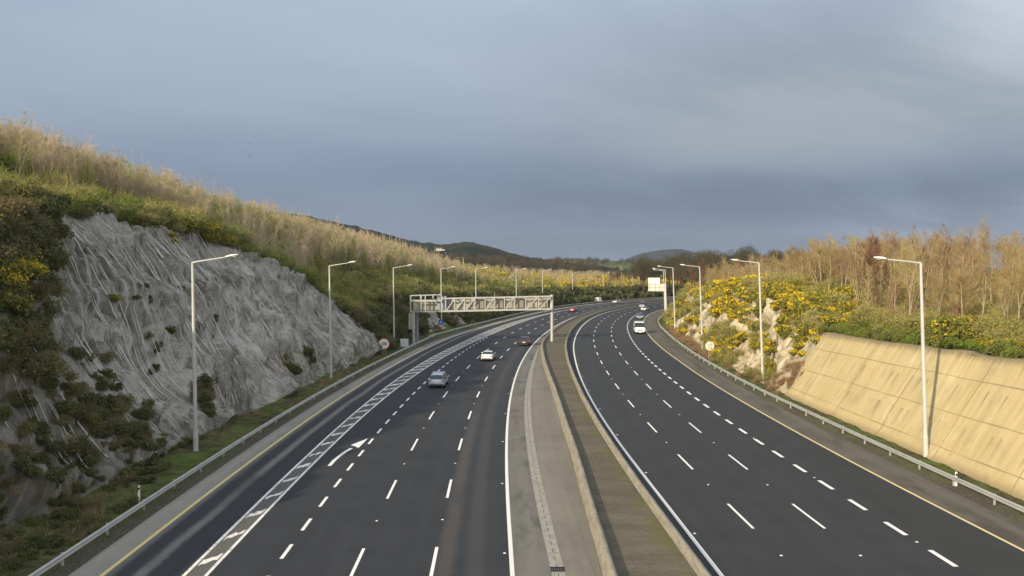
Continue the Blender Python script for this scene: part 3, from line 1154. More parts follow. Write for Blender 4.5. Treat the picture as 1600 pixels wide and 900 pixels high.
def make_side(side):
    S, D, x, y, Zv, steep, h = side_grid(side)
    H = head(S)
    sg_ = 1 if side == 'L' else -1
    nx, ny = np.cos(H) * sg_ * .80, -np.sin(H) * sg_ * .80
    if side == 'L':
        near = 1 - sstep(S, 119, 132)
        big = (fbm(S / 8.0 + Zv * .05, Zv / 8.0, 51, 3) - .5) * 3.6
        ledge = (fbm(S / 22.0, Zv / 3.2, 53, 3) - .5) * 1.4
        fold = .4 * -np.abs(fbm(S / 1.7 + Zv * .10 + fbm(S / 9., Zv / 6., 3, 2) * 2, Zv / 12.0, 55, 2) - .5) * 1.3
        fine = (fbm(S / 1.1, Zv / 1.6, 57, 3) - .5) * .75
        qz = fbm(S / 3.2 + 7, Zv / 3.6 + S / 9.0, 59, 3) * 9
        fine = fine + (np.floor(qz) + sstep(qz - np.floor(qz), .55, .95)) * .26 - 1.1
        fd = np.mod(S / 1.3 + fbm(S / 6., Zv / 7., 60, 2) * 4 - Zv * .08, 1.0)
        fine = fine + (1 - np.minimum(1, np.abs(fd - .5) * 6)) * .22 * sstep(fbm(S / 3., Zv / 6., 62, 2), .35, .6)
        cv, ce = cells(S / 2.1 + Zv * .22 + fbm(S / 3., Zv / 3., 12, 2) * .8, Zv / 1.7 - S * .10 + fbm(S / 3., Zv / 3., 13, 2) * .8, 71)
        cv2, ce2 = cells(S / .9, Zv / 1.3 - S * .08, 81)
        fine = fine + (cv - .5) * .74 - .22 * (1 - sstep(ce, 0, .14)) + (cv2 - .5) * .18
        amp = (big + ledge + fold + fine) * (near * .9 + .25)
    else:
        rk = sstep(S, 84, 90)
        amp = ((fbm(S / 4.0, Zv / 5.0, 61, 4) - .5) * 2.6 - np.abs(fbm(S / 1.5, Zv / 5.0, 63, 3) - .5) * 1.5) * rk
        amp = amp - .55 * (1 - rk)
        qz = fbm(S / 2.2 + 7, Zv / 2.6, 67, 3) * 8
        amp = amp + (np.floor(qz) + sstep(qz - np.floor(qz), .5, .95) - 4) * .28 * rk
        cv, ce = cells(S / 1.8 + Zv * .3, Zv / 2.2, 91)
        amp = amp + ((cv - .5) * .9 - .2 * (1 - sstep(ce, 0, .14))) * rk
    amp = amp * steep
    x = x + nx * amp
    y = y + ny * amp
    z = Zv + .5 * amp
    z = z + (fbm(S / 1.1, D / 1.1, 71, 3) - .5) * .35 * sstep(D, .6, 2.5) * (1 - steep)
    P = np.stack([x, y, z], -1)
    n, m = S.shape
    idx = np.arange(n * m).reshape(n, m)
    quads = np.stack([idx[:-1, :-1], idx[1:, :-1], idx[1:, 1:], idx[:-1, 1:]], -1).reshape(-1, 4)
    if side == 'R':
        quads = quads[:, ::-1]
    ms = ((steep[:-1, :-1] + steep[1:, 1:] + steep[1:, :-1] + steep[:-1, 1:]) / 4).ravel()
    Sq = S[:-1, :-1].ravel()
    Dq = D[:-1, :-1].ravel()
    rim = fbm(Sq / 3.0, Dq / 3.0, 91, 3)
    if side == 'L':
        rockm = (ms > .45 + (rim - .5) * .5) & (Sq > -50) & ((Sq < 120) | ((Sq > 156) & (Sq < 190) & (rim > .42)))
        slope_run = D * 1.75
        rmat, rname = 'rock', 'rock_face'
    else:
        rockm = (ms > .35) & (Sq > 79) & (Sq < 215)
        wallm = (ms > .35) & (Sq <= 79)
        slope_run = D * 1.5
        rmat, rname = 'rock_right', 'rock_face'
    uv_rock = np.stack([S + D * .0, slope_run], -1).reshape(-1, 2)
    inner = D[:, 1:2]
    uv_g = np.stack([D - inner, S], -1).reshape(-1, 2)
    Pf = P.reshape(-1, 3)

    def sub(mask, nm, m_, uv_, smooth=True, **kw):
        qq = quads[mask]
        used, invx = np.unique(qq.ravel(), return_inverse=True)
        me_ = new_mesh(nm, Pf[used], invx.reshape(-1, 4), [m_], uv=uv_[used], smooth=smooth)
        return link(nm, me_, **kw)
    if side == 'L':
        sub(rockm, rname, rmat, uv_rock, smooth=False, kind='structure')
        sub(~rockm, 'embankment', 'verge', uv_g, kind='structure')
    else:
        sub(rockm, rname, rmat, uv_rock, smooth=False, kind='structure')
        sub(~rockm & ~wallm, 'embankment', 'verge', uv_g, kind='structure')
    return P


PL = make_side('L')
PRT = make_side('R')

# wire netting on the left face: ropes and folds running down it, a few seams across
_ds = np.concatenate([[-9.0, -8.0], np.arange(0, 3, .8), np.arange(3, 19, .20), np.arange(19, 22, .42), np.arange(22, 50, 1.6), np.arange(50, 125, 7.0), [125.0]])


def on_face(s, d):
    i_ = np.clip(np.searchsorted(SG, s) - 1, 0, len(SG) - 2)
    j_ = np.clip(np.searchsorted(_ds, d) - 1, 2, len(_ds) - 2)
    u_ = ((s - SG[i_]) / (SG[i_ + 1] - SG[i_]))[:, None]
    v_ = ((d - _ds[j_]) / (_ds[j_ + 1] - _ds[j_]))[:, None]
    return (PL[i_, j_] * (1 - u_) + PL[i_ + 1, j_] * u_) * (1 - v_) + (PL[i_, j_ + 1] * (1 - u_) + PL[i_ + 1, j_ + 1] * u_) * v_


rn = np.random.RandomState(77)
RV, RQ, rb = [], [], 0


def rope(c_, rad):
    global rb
    k = len(c_)
    n_ = np.array([.78, -.1, .55])
    c_ = c_ + n_ * (rad * .8)
    a_ = np.array([0, 1.0, 0])
    b_ = np.cross(n_, a_)
    ring = [a_ * cos(t) + n_ * sin(t) for t in (0, pi / 2, pi)]
    V_ = np.stack([c_ + q_ * (rad[:, None] if hasattr(rad, 'shape') and rad.ndim else rad) for q_ in ring], 1)
    RV.append(V_.reshape(-1, 3))
    idx = np.arange(k * 3).reshape(k, 3)
    RQ.append(np.stack([idx[:-1, :-1], idx[1:, :-1], idx[1:, 1:], idx[:-1, 1:]], -1).reshape(-1, 4) + rb)
    rb += k * 3


s_ = 24.0
while s_ < 121:
    top = float(toe_l(np.array([s_]))[0] + np.interp(s_, S_L, H_L) / 1.43) + .6
    lo = float(toe_l(np.array([s_]))[0]) + .4
    t_ = np.linspace(0, 1, 42)
    d_ = top + (lo - top) * t_
    sl = rn.normal(-.4, .6)
    ss = s_ + sl * t_ + rn.normal(0, .22) * np.sin(t_ * pi * rn.uniform(.8, 2)) + (fbm(t_ * 5, t_ * 0 + s_, 5, 2) - .5) * .35
    a0, a1 = (0, 42) if rn.rand() < .62 else sorted(rn.randint(0, 42, 2))
    thin = s_ < 46
    if a1 - a0 > 6 and (not thin or rn.rand() < .4) and 22 < ss.min() and ss.max() < 122:
        sm = on_face(ss, d_)
        k_ = np.ones(13) / 13
        pad = np.concatenate([sm[:1] + (sm[0] - sm[6]) * .3] * 6 + [sm] + [sm[-1:]] * 6)
        sm2 = np.stack([np.convolve(pad[:, q_], k_, 'valid') for q_ in range(3)], -1)
        sm = sm2 * .82 + sm * .18
        rope(sm[a0:a1] + np.array([.78, -.1, .55]) * .13, float(rn.choice([.022, .03, .045, .06], p=[.35, .35, .2, .1])) * (.5 if thin else .78))
    s_ += rn.uniform(.08, .60) * (.9 if rn.rand() < .8 else 2.2)
for q_ in range(16):
    s0_ = rn.uniform(26, 108)
    f0 = rn.uniform(.15, .9)
    ss = np.arange(s0_, min(119, s0_ + rn.uniform(5, 14)), .4)
    lo = toe_l(ss)
    d_ = lo + hl(ss) / 1.43 * (f0 + (fbm(ss / 4.0, ss * 0 + q_, 6, 2) - .5) * .12)
    rope(on_face(ss, d_) + np.array([.78, -.1, .55]) * .06, .022)
no = link('rock_netting', new_mesh('rock_netting', np.concatenate(RV), np.concatenate(RQ), ['netting_wire']), label='pale wire netting with ropes and folds draped over the tall grey rock face', cat='netting')


# sprayed concrete wall, a thick sheet on the steep right slope, with its joints
sw = np.arange(-58, 83.4, .8)
nv = 15
t0r = 2.4


def wall_pt(s, t, out=0.0):
    """t = 0 at the lip, 1 at the foot."""
    h = hr(s)
    top = h + .15
    z = top * (1 - t) + .02 * t
    e = t0r + (z - .1) / 1.62 - .05
    e = e - out * .87
    x, y = pos(s, off('R', s) + e)
    return x, y, z + out * .47


P = np.zeros((len(sw), nv, 3))
UV = np.zeros((len(sw), nv, 2))
for j in range(nv):
    t = j / (nv - 1)
    bulge = .10 + (fbm(sw / 5.0, sw * 0 + t * 3, 81, 3) - .5) * .28 + (fbm(sw / 1.2, sw * 0 + t * 9, 83, 2) - .5) * .05
    x, y, z = wall_pt(sw, t, bulge)
    P[:, j] = np.stack([x, y, z + (t == 0) * (fbm(sw / 3.0, sw * 0, 85, 3) - .5) * .35], -1)
    UV[:, j] = np.stack([sw, np.full(len(sw), t)], -1)
wr = link('retaining_wall', None, label='sunlit beige sprayed concrete slope wall with streaks and joints beside the right lanes', cat='retaining wall')
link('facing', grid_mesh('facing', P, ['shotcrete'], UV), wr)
cop = np.zeros((len(sw), 3, 3))
cop[:, 0] = P[:, 0] - np.array([0, 0, .02])
h_ = head(sw)
for j, dd in ((1, .35), (2, .8)):
    cop[:, j] = P[:, 0] + np.stack([np.cos(h_) * dd, -np.sin(h_) * dd, np.full(len(sw), .06 - .3 * (j == 2))], -1)
cop[:, 0] = P[:, 0]
link('wall_lip', grid_mesh('wall_lip', cop[:, ::-1], ['shotcrete'], np.zeros((len(sw), 3, 2))), wr)


def joint_strip(name, ptsf, w=.035):
    A_, B_ = ptsf
    Pj = np.stack([A_, B_], 1)
    link(name, grid_mesh(name, Pj, ['joint']), wr)


def bulge_at(s, t):
    return .10 + (fbm(s / 5.0, s * 0 + t * 3, 81, 3) - .5) * .28


for t in (.24, .56, .86):
    tt = t + (fbm(sw / 6.0, sw * 0 + t, 87, 2) - .5) * .012
    w_ = np.maximum(.0004, .0012 + .0075 * (fbm(sw / 1.5, sw * 0 + t, 88, 2) - .3))
    a1 = np.stack(wall_pt(sw, tt - w_, bulge_at(sw, t) + .055), -1)
    b1 = np.stack(wall_pt(sw, tt + w_, bulge_at(sw, t) + .050), -1)
    joint_strip('joint', (a1, b1))
for sj in (28, 36, 44.5, 53, 61.5, 70, 78):
    tv = np.linspace(.0, 1, 12)
    sa = np.full(12, float(sj)) + (fbm(tv * 3, tv * 0 + sj, 89, 2) - .5) * .15
    a1 = np.stack([wall_pt(sa - .02, t, bulge_at(sa, t) + .055) for t in [0]][0], -1) if False else None
    A1, B1 = [], []
    for t, s_ in zip(tv, sa):
        s1, s2 = np.array([s_ - .022]), np.array([s_ + .022])
        A1.append([float(v[0]) for v in wall_pt(s1, t, bulge_at(s1, t) + .05)])
        B1.append([float(v[0]) for v in wall_pt(s2, t, bulge_at(s2, t) + .055)])
    joint_strip('joint', (np.array(B1), np.array(A1)))

# ------------------------------------------------------------------ land beyond
def land_z(x, y):
    r = np.hypot(x, y)
    z = 4.0 + 7.0 * sstep(r, 420, 700) + (fbm(x / 300.0, y / 300.0, 101, 3) - .5) * 12 * sstep(r, 500, 900)
    z = z + 6 * sstep(r, 900, 2500)
    return z


rr_ = np.concatenate([np.linspace(0, 900, 46), np.geomspace(940, 14000, 26)])
th = np.linspace(0, 2 * pi, 145)
RR, TH = np.meshgrid(rr_, th, indexing='ij')
x, y = RR * np.sin(TH), RR * np.cos(TH)
z = land_z(x, y)
pc = PR[::12]
dmin = np.min(np.hypot(x[..., None] - pc[:, 0], y[..., None] - pc[:, 1]), -1)
z = np.where(dmin < 150, np.minimum(z, -4.0 + 8.0 * sstep(dmin, 100, 150)), z)
link('ground', grid_mesh('ground', np.stack([x, y, z], -1)[:, ::-1], ['field']), kind='structure')


def hill(name, prof, dist, depth, m, back=1.0, seed=1, rough=3.0, nx=90, ny=19, bumps=0.0):
    """Ridge whose crest passes through (pixel x, pixel y) at the given distance, with flanks before and behind."""
    xs_ = np.array([p[0] for p in prof], float)
    ys_ = np.array([p[1] for p in prof], float)
    px = np.linspace(xs_[0], xs_[-1], nx)
    py = np.interp(px, xs_, ys_)
    rows = np.linspace(-1, 1, ny)
    P_ = np.zeros((len(px), len(rows), 3))
    for i in range(len(px)):
        cx, cy, cz = atdepth(px[i], py[i], dist)
        for j, t in enumerate(rows):
            d = depth * t * (back if t > 0 else 1)
            k = (1 - abs(t)) ** 1.0
            kk = k * k * (3 - 2 * k)
            zz = 2.0 + (cz - 2.0) * kk
            xx = cx + d * (px[i] - 800) / F * .5
            P_[i, j] = (xx, cy + d, zz)
    nz = (fbm(P_[..., 0] / 60.0, P_[..., 1] / 60.0, seed, 4) - .5) * rough
    P_[..., 2] += nz + bumps * fbm(P_[..., 0] / 9.0, P_[..., 1] / 9.0, seed + 3, 3)
    link(name, grid_mesh(name, P_[:, ::-1], [m]), kind='structure')
    return P_


HILL1 = [(0, 330), (150, 312), (300, 318), (420, 338), (480, 344), (520, 352), (600, 370), (650, 383), (690, 389), (715, 387), (735, 384), (770, 392), (800, 402), (840, 410), (900, 418), (960, 424)]
hill('hills', HILL1, 900, 420, 'hill_forest', seed=5, rough=5, nx=330, ny=90, bumps=6.0)
hill('hills', [(820, 412), (850, 406), (900, 404), (940, 407), (990, 409), (1060, 412), (1150, 412)], 1500, 500, 'field', seed=6, rough=6)
hill('hills', [(960, 416), (985, 402), (1000, 396), (1020, 392.5), (1040, 389), (1062, 389), (1080, 394), (1110, 398), (1180, 402), (1300, 408), (1500, 414)], 3000, 900, 'hill_far', seed=7, rough=8)
# ------------------------------------------------------------------ guardrails
def guardrail(label, k, side, s0, s1, step, dense=None):
    r = root('guardrail', (*[float(v) for v in pos(s0, off(k, s0))], 0), label, 'guardrail', world_coords=True)
    s = np.arange(s0, s1, 1.0 if s1 < 200 else 1.6)
    prof = [(0, .752), (.03, .735), (.085, .70), (.085, .665), (.03, .615), (.03, .580), (.085, .530), (.085, .495), (.03, .455), (0, .44),
            (-.012, .45), (.012, .58), (.012, .615), (-.012, .745), (0, .752)]
    P = np.zeros((len(s), len(prof), 3))
    wob = (fbm(s / 9.0, s * 0, 5, 2) - .5) * .05
    for j, (dx, z) in enumerate(prof):
        x, y = pos(s, off(k, s) + side * dx + wob)
        P[:, j] = np.stack([x, y, np.full(len(s), z) + wob * .6], -1)
    if side > 0:
        P = P[:, ::-1]
    P -= np.array(r['_o'])
    link('beam', grid_mesh('beam', P, ['galv'], smooth=False), r)
    mb_ = MB().box((0, 0, .36), (.055, .12, .74)).box((0, .0, .60), (.10, .06, .22))
    p0 = mb_.build('post', 'galv')
    first = True
    q_ = s0 + .6
    n_ = 0
    while q_ < s1 - .3 and n_ < 100:
        st = dense[1] if dense and q_ > dense[0] else step
        x, y = pos(q_, off(k, q_) - side * .09)
        o = p0 if first else p0.copy()
        if not first:
            COL.objects.link(o)
        first = False
        o.parent = r
        o.location = (float(x) - r['_o'][0], float(y) - r['_o'][1], 0)
        o.rotation_euler = (0, 0, -float(head(q_)) + (pi / 2 if side > 0 else -pi / 2))
        q_ += st
        n_ += 1
    return r


guardrail('galvanised guardrail in front of the netted rock face, nearest of the left rails', 'A', 1, -30, 153, 4.0, (122, 2.0))
_A2 = TAB['A']
TAB['A2'] = [(-80, -18.2), (148, -18.0), (160, -17.0), (175, -16.2), (195, -15.0), (220, -14.5), (600, -14.3)]
guardrail('galvanised guardrail that starts behind the gantry leg and follows the far left verge', 'A2', 1, 149, 470, 4.0)
guardrail('galvanised guardrail beside the right lanes below the beige wall and the gorse slope', 'R', -1, -30, 362, 4.0)


# ------------------------------------------------------------------ lighting columns
def make_lamp(hgt=14.0):
    r = root('street_lamp', (0, 0, 0), 'lamp', 'street lamp', 'tall lighting columns along the motorway')
    m = MB()
    m.tube([(0, 0, -.3), (0, 0, 1.6), (0, 0, 1.75), (0, 0, hgt * .55), (0, 0, hgt)], [.185, .175, .15, .125, .085], 12)
    m.build('pole', 'pole_paint', r, smooth=False)
    MB().box((0, 0, .03), (.5, .5, .06)).build('base_plate', 'galv_dark', r)
    MB().box((0, -.17, .95), (.14, .03, .55)).build('hatch', 'galv', r)
    m = MB()
    m.tube([(-.02, 0, hgt - .12), (.05, 0, hgt - .02), (.35, 0, hgt + .05), (1.4, 0, hgt + .20), (2.45, 0, hgt + .36)], [.085, .08, .062, .052, .045], 10)
    m.build('arm', 'pole_paint', r)
    rings = []
    for t in np.linspace(0, 1, 9):
        w = .06 + .17 * math.sin(pi * min(1, t * 1.05) ** .8) if t < 1 else .03
        hh = .04 + .09 * math.sin(pi * t ** .85)
        xx = 2.35 + .98 * t
        zz = hgt + .36 + .16 * t
        rings.append([(xx, w * cos(a), zz + hh * (sin(a) if sin(a) > 0 else .45 * sin(a))) for a in np.linspace(0, 2 * pi, 12, endpoint=False)])
    hd = MB().loft(rings).build('lamp_head', 'lamp_white', r, smooth=True)
    MB().box((2.85, 0, hgt + .395), (.55, .24, .03)).build('lens', 'lamp_glass', hd)
    return r


lamp0 = make_lamp()
LAMPL = ['nearest lighting column on the left verge, tall and pale before the netted rock',
         'second lighting column on the left verge, by the end of the tall rock face',
         'third lighting column on the left verge, between round speed sign and white roadside cabinet',
         'lighting column behind the gantry that carries the small blue sign',
         'lighting column rising behind the middle of the gantry beam, fifth on the left verge',
         'lighting column rising behind the right half of the gantry beam, sixth on the left verge',
         'lighting column just left of the gantry post top, seventh on the left verge',
         'lighting column on the far left verge beside the small red car',
         'lighting column on the far left verge, ninth from the camera, against yellow gorse',
         'farthest lighting column on the left verge, below the bend']
lx = [(306, 710), (517, 594), (616, 546), (690, 517), (744, 503.5), (807, 490.5), (848, 482), (895, 475), (943, 468.7), (988, 466)]
first = True
for i, (px, py) in enumerate(lx):
    x, y = ground(px, py)
    o = lamp0 if first else copy_tree(lamp0)
    first = False
    s_, _o = inv(x, y)
    o.location = (x, y, 0)
    top = [14.0, 14.05, 14.0, 14.0, 14.0, 13.9, 13.7, 12.9, 12.6, 12.2][i]
    o.scale = (1, 1, top / 14.0)
    o.rotation_euler = (0, radians(-.5), -float(head(s_)) * 1.0)
    o['label'] = LAMPL[i]
LAMPR = ['tall lighting column on the right verge in front of the beige sprayed concrete wall',
         'second lighting column on the right verge, in front of the rocky gorse slope',
         'third lighting column on the right verge, just beyond the round sign seen from behind',
         'fourth lighting column on the right verge, at the foot of the rust-coloured scrub',
         'fifth lighting column on the right verge, beside the white direction sign',
         'sixth and farthest lighting column on the right verge, above the white sign']
for i, (px, py, top) in enumerate([(1447, 718, 13.95), (1192, 597.5, 14.4), (1097.5, 545, 14.2), (1055, 521, 14.2), (1042, 503.7, 13.9), (1039, 491, 13.7)]):
    x, y = ground(px, py)
    o = copy_tree(lamp0)
    s_, _o = inv(x, y)
    o.location = (x, y, 0)
    o.scale = (1, 1, top / 14.0)
    o.rotation_euler = (0, radians(2.2), -float(head(s_)) + pi)
    o['label'] = LAMPR[i]
for (px, py, dep, dz, rz, lab) in ((970.5, 445, 470, 0, 1.9, 'lighting column standing alone in the yellow gorse beyond the bend'),
                                   (1079, 450, 300, 0, 3.3, 'short-looking lighting column in the brown trees behind the gorse slope'),
                                   (724, 425, 400, 0, 3.0, 'lighting column half sunk behind the tan saplings above the gantry')):
    x, y, z = atdepth(px, py, dep)
    o = copy_tree(lamp0)
    o.location = (x, y, z)
    tp = {970.5: 416, 1079: 427, 724: 403}[px]
    o.scale = (1, 1, ((py - tp) * dep / F) / 14.0)
    o.rotation_euler = (0, 0, rz)
    o['label'] = lab

# ------------------------------------------------------------------ gantry
GR = np.array((7.55, 145.0, 0))
GL = np.array((-18.95, 140.2, 0))
gu = (GR - GL) / np.linalg.norm(GR - GL)
gn = np.array((gu[1], -gu[0], 0))         # towards the camera
LEN = float(np.linalg.norm(GR - GL))
gan = root('sign_gantry', tuple(GR), 'pale steel lattice gantry spanning the left carriageway with panels seen from behind', 'gantry', world_coords=True)


def gp(px, z, n=0.0):
    """Point on the gantry above pixel column px (its middle plane), n metres towards the camera."""
    k = (px - 800) / F
    t = (k * GL[1] - GL[0]) / (gu[0] - k * gu[1])
    p = GL + gu * t + gn * n
    return np.array((p[0], p[1], z))


zt = lambda px: np.interp(px, [690, 860], [8.42, 8.72])
zb = lambda px: np.interp(px, [640, 690, 860], [5.95, 6.0, 6.25])
mb = MB()
mb.tube([GR + (0, 0, -.2), GR + (0, 0, 5.9)], .27, 14)
mb.build('post', 'gantry_paint', gan)
MB().tube([GR + (-.05, 0, 5.9), GR + (-.05, 0, 9.0)], .32, 14).build('post_head', 'gantry_paint', gan)
MB().tube([GR + (0, 0, 5.75), GR + (0, 0, 5.95)], .36, 14).build('collar', 'galv_dark', gan)
MB().box(tuple(GR + (0, 0, .06)), (1.1, 1.1, .25)).build('footing', 'barrier_concrete', gan)
HW = .75
for side, nm in ((1, 'truss'), (-1, 'truss')):
    mb = MB()
    L_ = 688
    mb.bar(gp(L_, zt(L_), HW * side), gp(861, zt(861), HW * side), .24, .22)
    mb.bar(gp(L_, zb(L_) + .1, HW * side), gp(861, zb(861) + .1, HW * side), .28, .30)
    for px in (695.5, 710, 725.5, 741, 757, 772, 787, 803, 820, 840):
        mb.bar(gp(px, zb(px) + .2, HW * side), gp(px, zt(px), HW * side), .15)
    for a, b in ((697, 709.5), (712, 725), (728, 740.5), (759, 771.5), (790, 802.5), (822, 839.5), (842, 859)):
        mb.bar(gp(a, zb(a) + .25, HW * side), gp(b, zt(b) - .1, HW * side), .17)
    mb.build(nm, 'gantry_paint', gan)
mb = MB()
for px in (690, 710, 741, 772, 803, 840):
    mb.bar(gp(px, zt(px), -HW), gp(px, zt(px), HW), .12)
    mb.bar(gp(px, zb(px) + .1, -HW), gp(px, zb(px) + .1, HW), .14)
mb.build('cross_member', 'gantry_paint', gan)
mb = MB()
mb.bar(gp(642, 6.22), gp(860, 6.48), 1.35, .06)
mb.build('walkway', 'galv_dark', gan)
# backs of the sign boards, bay by bay
for a, b in ((697, 740), (757, 772), (787, 803), (820, 858)):
    m = MB().bar(gp(a, (zt(a) + zb(a)) / 2 + .12, -HW - .25), gp(b, (zt(b) + zb(b)) / 2 + .12, -HW - .25), .05, 2.0)
    m.build('sign_board', 'gantry_panel', gan)
for a, b in ((742.5, 756), (773.5, 786), (804.5, 818)):
    bd = MB().bar(gp(a, (zt(a) + zb(a)) / 2 + .10, -.35), gp(b, (zt(b) + zb(b)) / 2 + .10, -.35), .5, 1.85)
    o = bd.build('signal_box', 'gantry_cabinet', gan)
    m = MB()
    for t in (.2, .4, .6, .8):
        p = a + (b - a) * t
        m.bar(gp(p, zb(p) + .5, -.07), gp(p, zt(p) - .45, -.07), .07)
    m.build('rib', 'gantry_panel', o)
# access platform at the left end
mb = MB()
for n_ in (HW, -HW):
    for px in (641.5, 657.5, 677 if n_ < 0 else 664, 689):
        mb.bar(gp(px, 6.0, n_), gp(px, 9.0, n_), .17)
    for z_ in (9.0, 8.15, 7.85 if n_ < 0 else 8.0, 6.05):
        mb.bar(gp(641, z_, n_), gp(689, z_ + (.12 if z_ > 8.5 else 0), n_), .15)
for px in (641.5, 689):
    for z_ in (9.0, 8.1, 6.05):
        mb.bar(gp(px, z_, -HW), gp(px, z_, HW), .12)
mb.build('platform_frame', 'gantry_paint', gan)
MB().bar(gp(690, 6.0, 0), gp(690, 8.9, 0), 1.7, .35).build('end_plate', 'gantry_blue', gan)
MB().bar(gp(646, 6.9, -HW - .1), gp(688, 6.9, -HW - .1), .05, 1.5).build('sign_board', 'gantry_panel', gan)
lgA, lgB = gp(646, 0, .55), gp(652, 0, -.55)
for p in (lgA, lgB):
    MB().tube([p + (0, 0, -.3), p + (0, 0, 6.0)], .24, 12).build('leg', 'gantry_paint' if p is lgA else 'gantry_blue', gan)
mb = MB()
for z_ in (.9, 2.1, 3.3, 4.5, 5.5):
    mb.bar(lgA + (0, 0, z_), lgB + (0, 0, z_), .16)
mb.bar(lgA + (.35, -.1, .0), lgB + (.0, 0, 5.9), .10)
mb.build('leg_brace', 'galv_dark', gan)
MB().bar(gp(641.5, 5.85, .3), gp(641.5, 2.85, .3), .75, .10).build('side_panel', 'gantry_panel', gan)
mb = MB()
p = gp(774, 0, -HW)
mb.tube([p + (0, 0, 8.5), p + (0, 0, 9.6)], .04, 6)
cm = mb.build('mast', 'galv', gan)
MB().loft([[(p[0] + r_ * cos(a), p[1] + r_ * sin(a), 9.6 + z_) for a in np.linspace(0, 2 * pi, 10, endpoint=False)] for z_, r_ in ((0, .08), (.08, .19), (.2, .22), (.33, .16), (.4, .04))]).build('camera', 'sign_white', cm, smooth=True)

# ------------------------------------------------------------------ signs, cabinet, marker posts
x, y = ground(600, 556.5)
hs = float(head(inv(x, y)[0]))
sp = root('speed_sign', (x, y, 0), 'round white speed limit sign with red rim on two posts behind the left guardrail', 'road sign', rz=-hs)
for dx in (-.22, .22):
    MB().tube([(dx, .06, -.3), (dx, .06, 2.5)], .045, 8).build('post', 'galv', sp)


def disc(r, y0, y1, zc, n=32, ri=None):
    m = MB()
    if ri is None:
        m.loft([[(r * cos(a), yy_, zc + r * sin(a)) for a in np.linspace(0, 2 * pi, n, endpoint=False)] for yy_ in (y0, y1)])
    else:
        rg = [(ri, y0), (r, y0), (r, y1), (ri, y1)]
        v = [(q_[0] * cos(a), q_[1], zc + q_[0] * sin(a)) for a in np.linspace(0, 2 * pi, n, endpoint=False) for q_ in rg]
        f_ = []
        for i in range(n):
            for j in range(4):
                f_.append((i * 4 + j, i * 4 + (j + 1) % 4, ((i + 1) % n) * 4 + (j + 1) % 4, ((i + 1) % n) * 4 + j))
        m.add(v, f_)
    return m


disc(.92, 0, .03, 1.95).build('sign_plate', 'sign_white', sp)
disc(.93, -.012, -.003, 1.95, ri=.80).build('rim', 'sign_red', sp)
tc_ = bpy.data.curves.new('numerals', 'FONT')
tc_.body = '100'
tc_.size = .62
tc_.align_x = 'CENTER'
tc_.align_y = 'CENTER'
tc_.extrude = .002
tc_.offset = .012
tc_.materials.append(MATS['black'])
tmp = bpy.data.objects.new('numerals', tc_)
to = link('numerals', bpy.data.meshes.new_from_object(tmp), sp, (0, -.016, 1.95))
bpy.data.objects.remove(tmp)
to.rotation_euler = (pi / 2, 0, 0)

x, y = ground(1109, 563)
hs = float(head(inv(x, y)[0]))
sb = root('road_sign', (x, y, 0), 'round road sign seen from behind on two posts by the right guardrail', 'road sign', rz=-hs + .1)
disc(.68, .0, .02, 2.15).build('sign_plate', 'sign_back', sb)
for dx in (-.17, .17):
    MB().tube([(dx, -.05, -.3), (dx, -.05, 2.75)], .04, 8).build('post', 'galv', sb)
MB().bar((-.5, -.03, 1.9), (.5, -.03, 1.9), .03, .05).bar((-.5, -.03, 2.4), (.5, -.03, 2.4), .03, .05).build('rail', 'galv', sb)

x, y, z = atdepth(689.5, 503, 170.3)
bs = root('blue_sign', (x, y, 0), 'small round blue sign with a white arrow fixed to a lighting column under the gantry', 'road sign', rz=-float(head(172)))
disc(.58, -.22, -.19, z).build('sign_plate', 'sign_blue', bs)
MB().bar((.20, -.235, z + .22), (-.22, -.235, z - .22), .02, .10).bar((-.22, -.235, z - .22), (.08, -.235, z - .22), .02, .09).bar((-.22, -.235, z - .22), (-.22, -.235, z + .08), .02, .09).build('arrow', 'sign_white', bs)
MB().box((0, -.16, z + .2), (.34, .12, .05)).box((0, -.16, z - .2), (.34, .12, .05)).build('bracket', 'galv', bs)

x, y = ground(632, 543.5)
cb = root('roadside_cabinet', (x, y, 0), 'white roadside equipment cabinet on the grass behind the left guardrail', 'cabinet', rz=-.05)
MB().box((0, 0, .78), (1.3, .6, 1.4)).build('cabinet_body', 'cabinet', cb, bevel=.02)
MB().box((0, 0, .05), (1.4, .7, .14)).build('plinth', 'barrier_concrete', cb)
MB().box((0, 0, 1.51), (1.4, .7, .07)).build('lid', 'cabinet', cb)
for dx in (-.32, .32):
    d_ = MB().box((dx, -.31, .78), (.60, .025, 1.25)).build('door', 'cabinet', cb)
    MB().box((dx * .25, -.33, .85), (.03, .03, .14)).build('handle', 'black', d_)

# cantilevered direction sign for the other carriageway, seen from behind
D_ = 243.0
p0 = np.array(atdepth(1039.5, 455, D_))
def sgp(px, py, dn=0.0):
    q_ = np.array(atdepth(px, py, D_ + dn))
    return q_
cs_ = root('direction_sign', (float(p0[0]), float(p0[1]), 0), 'stepped white direction sign board on a thick post seen from behind beyond the van', 'road sign', world_coords=True)
a, b, c_, d_ = sgp(1013, 434), sgp(1031, 434), sgp(1013, 455.3), sgp(1038.5, 443)
MB().box(((a[0] + b[0]) / 2, D_, (a[2] + d_[2]) / 2), (b[0] - a[0], .08, a[2] - d_[2])).build('sign_panel', 'sign_white', cs_)
MB().box(((a[0] + d_[0]) / 2, D_, (d_[2] + c_[2]) / 2 - .004), (d_[0] - a[0], .08, d_[2] - c_[2])).build('sign_panel', 'sign_back', cs_)
mb = MB()
for z_ in (c_[2] + .15, c_[2] + 1.2, d_[2] - .1):
    mb.bar((a[0], D_ - .1, z_), (d_[0] + .3, D_ - .1, z_), .07, .13)
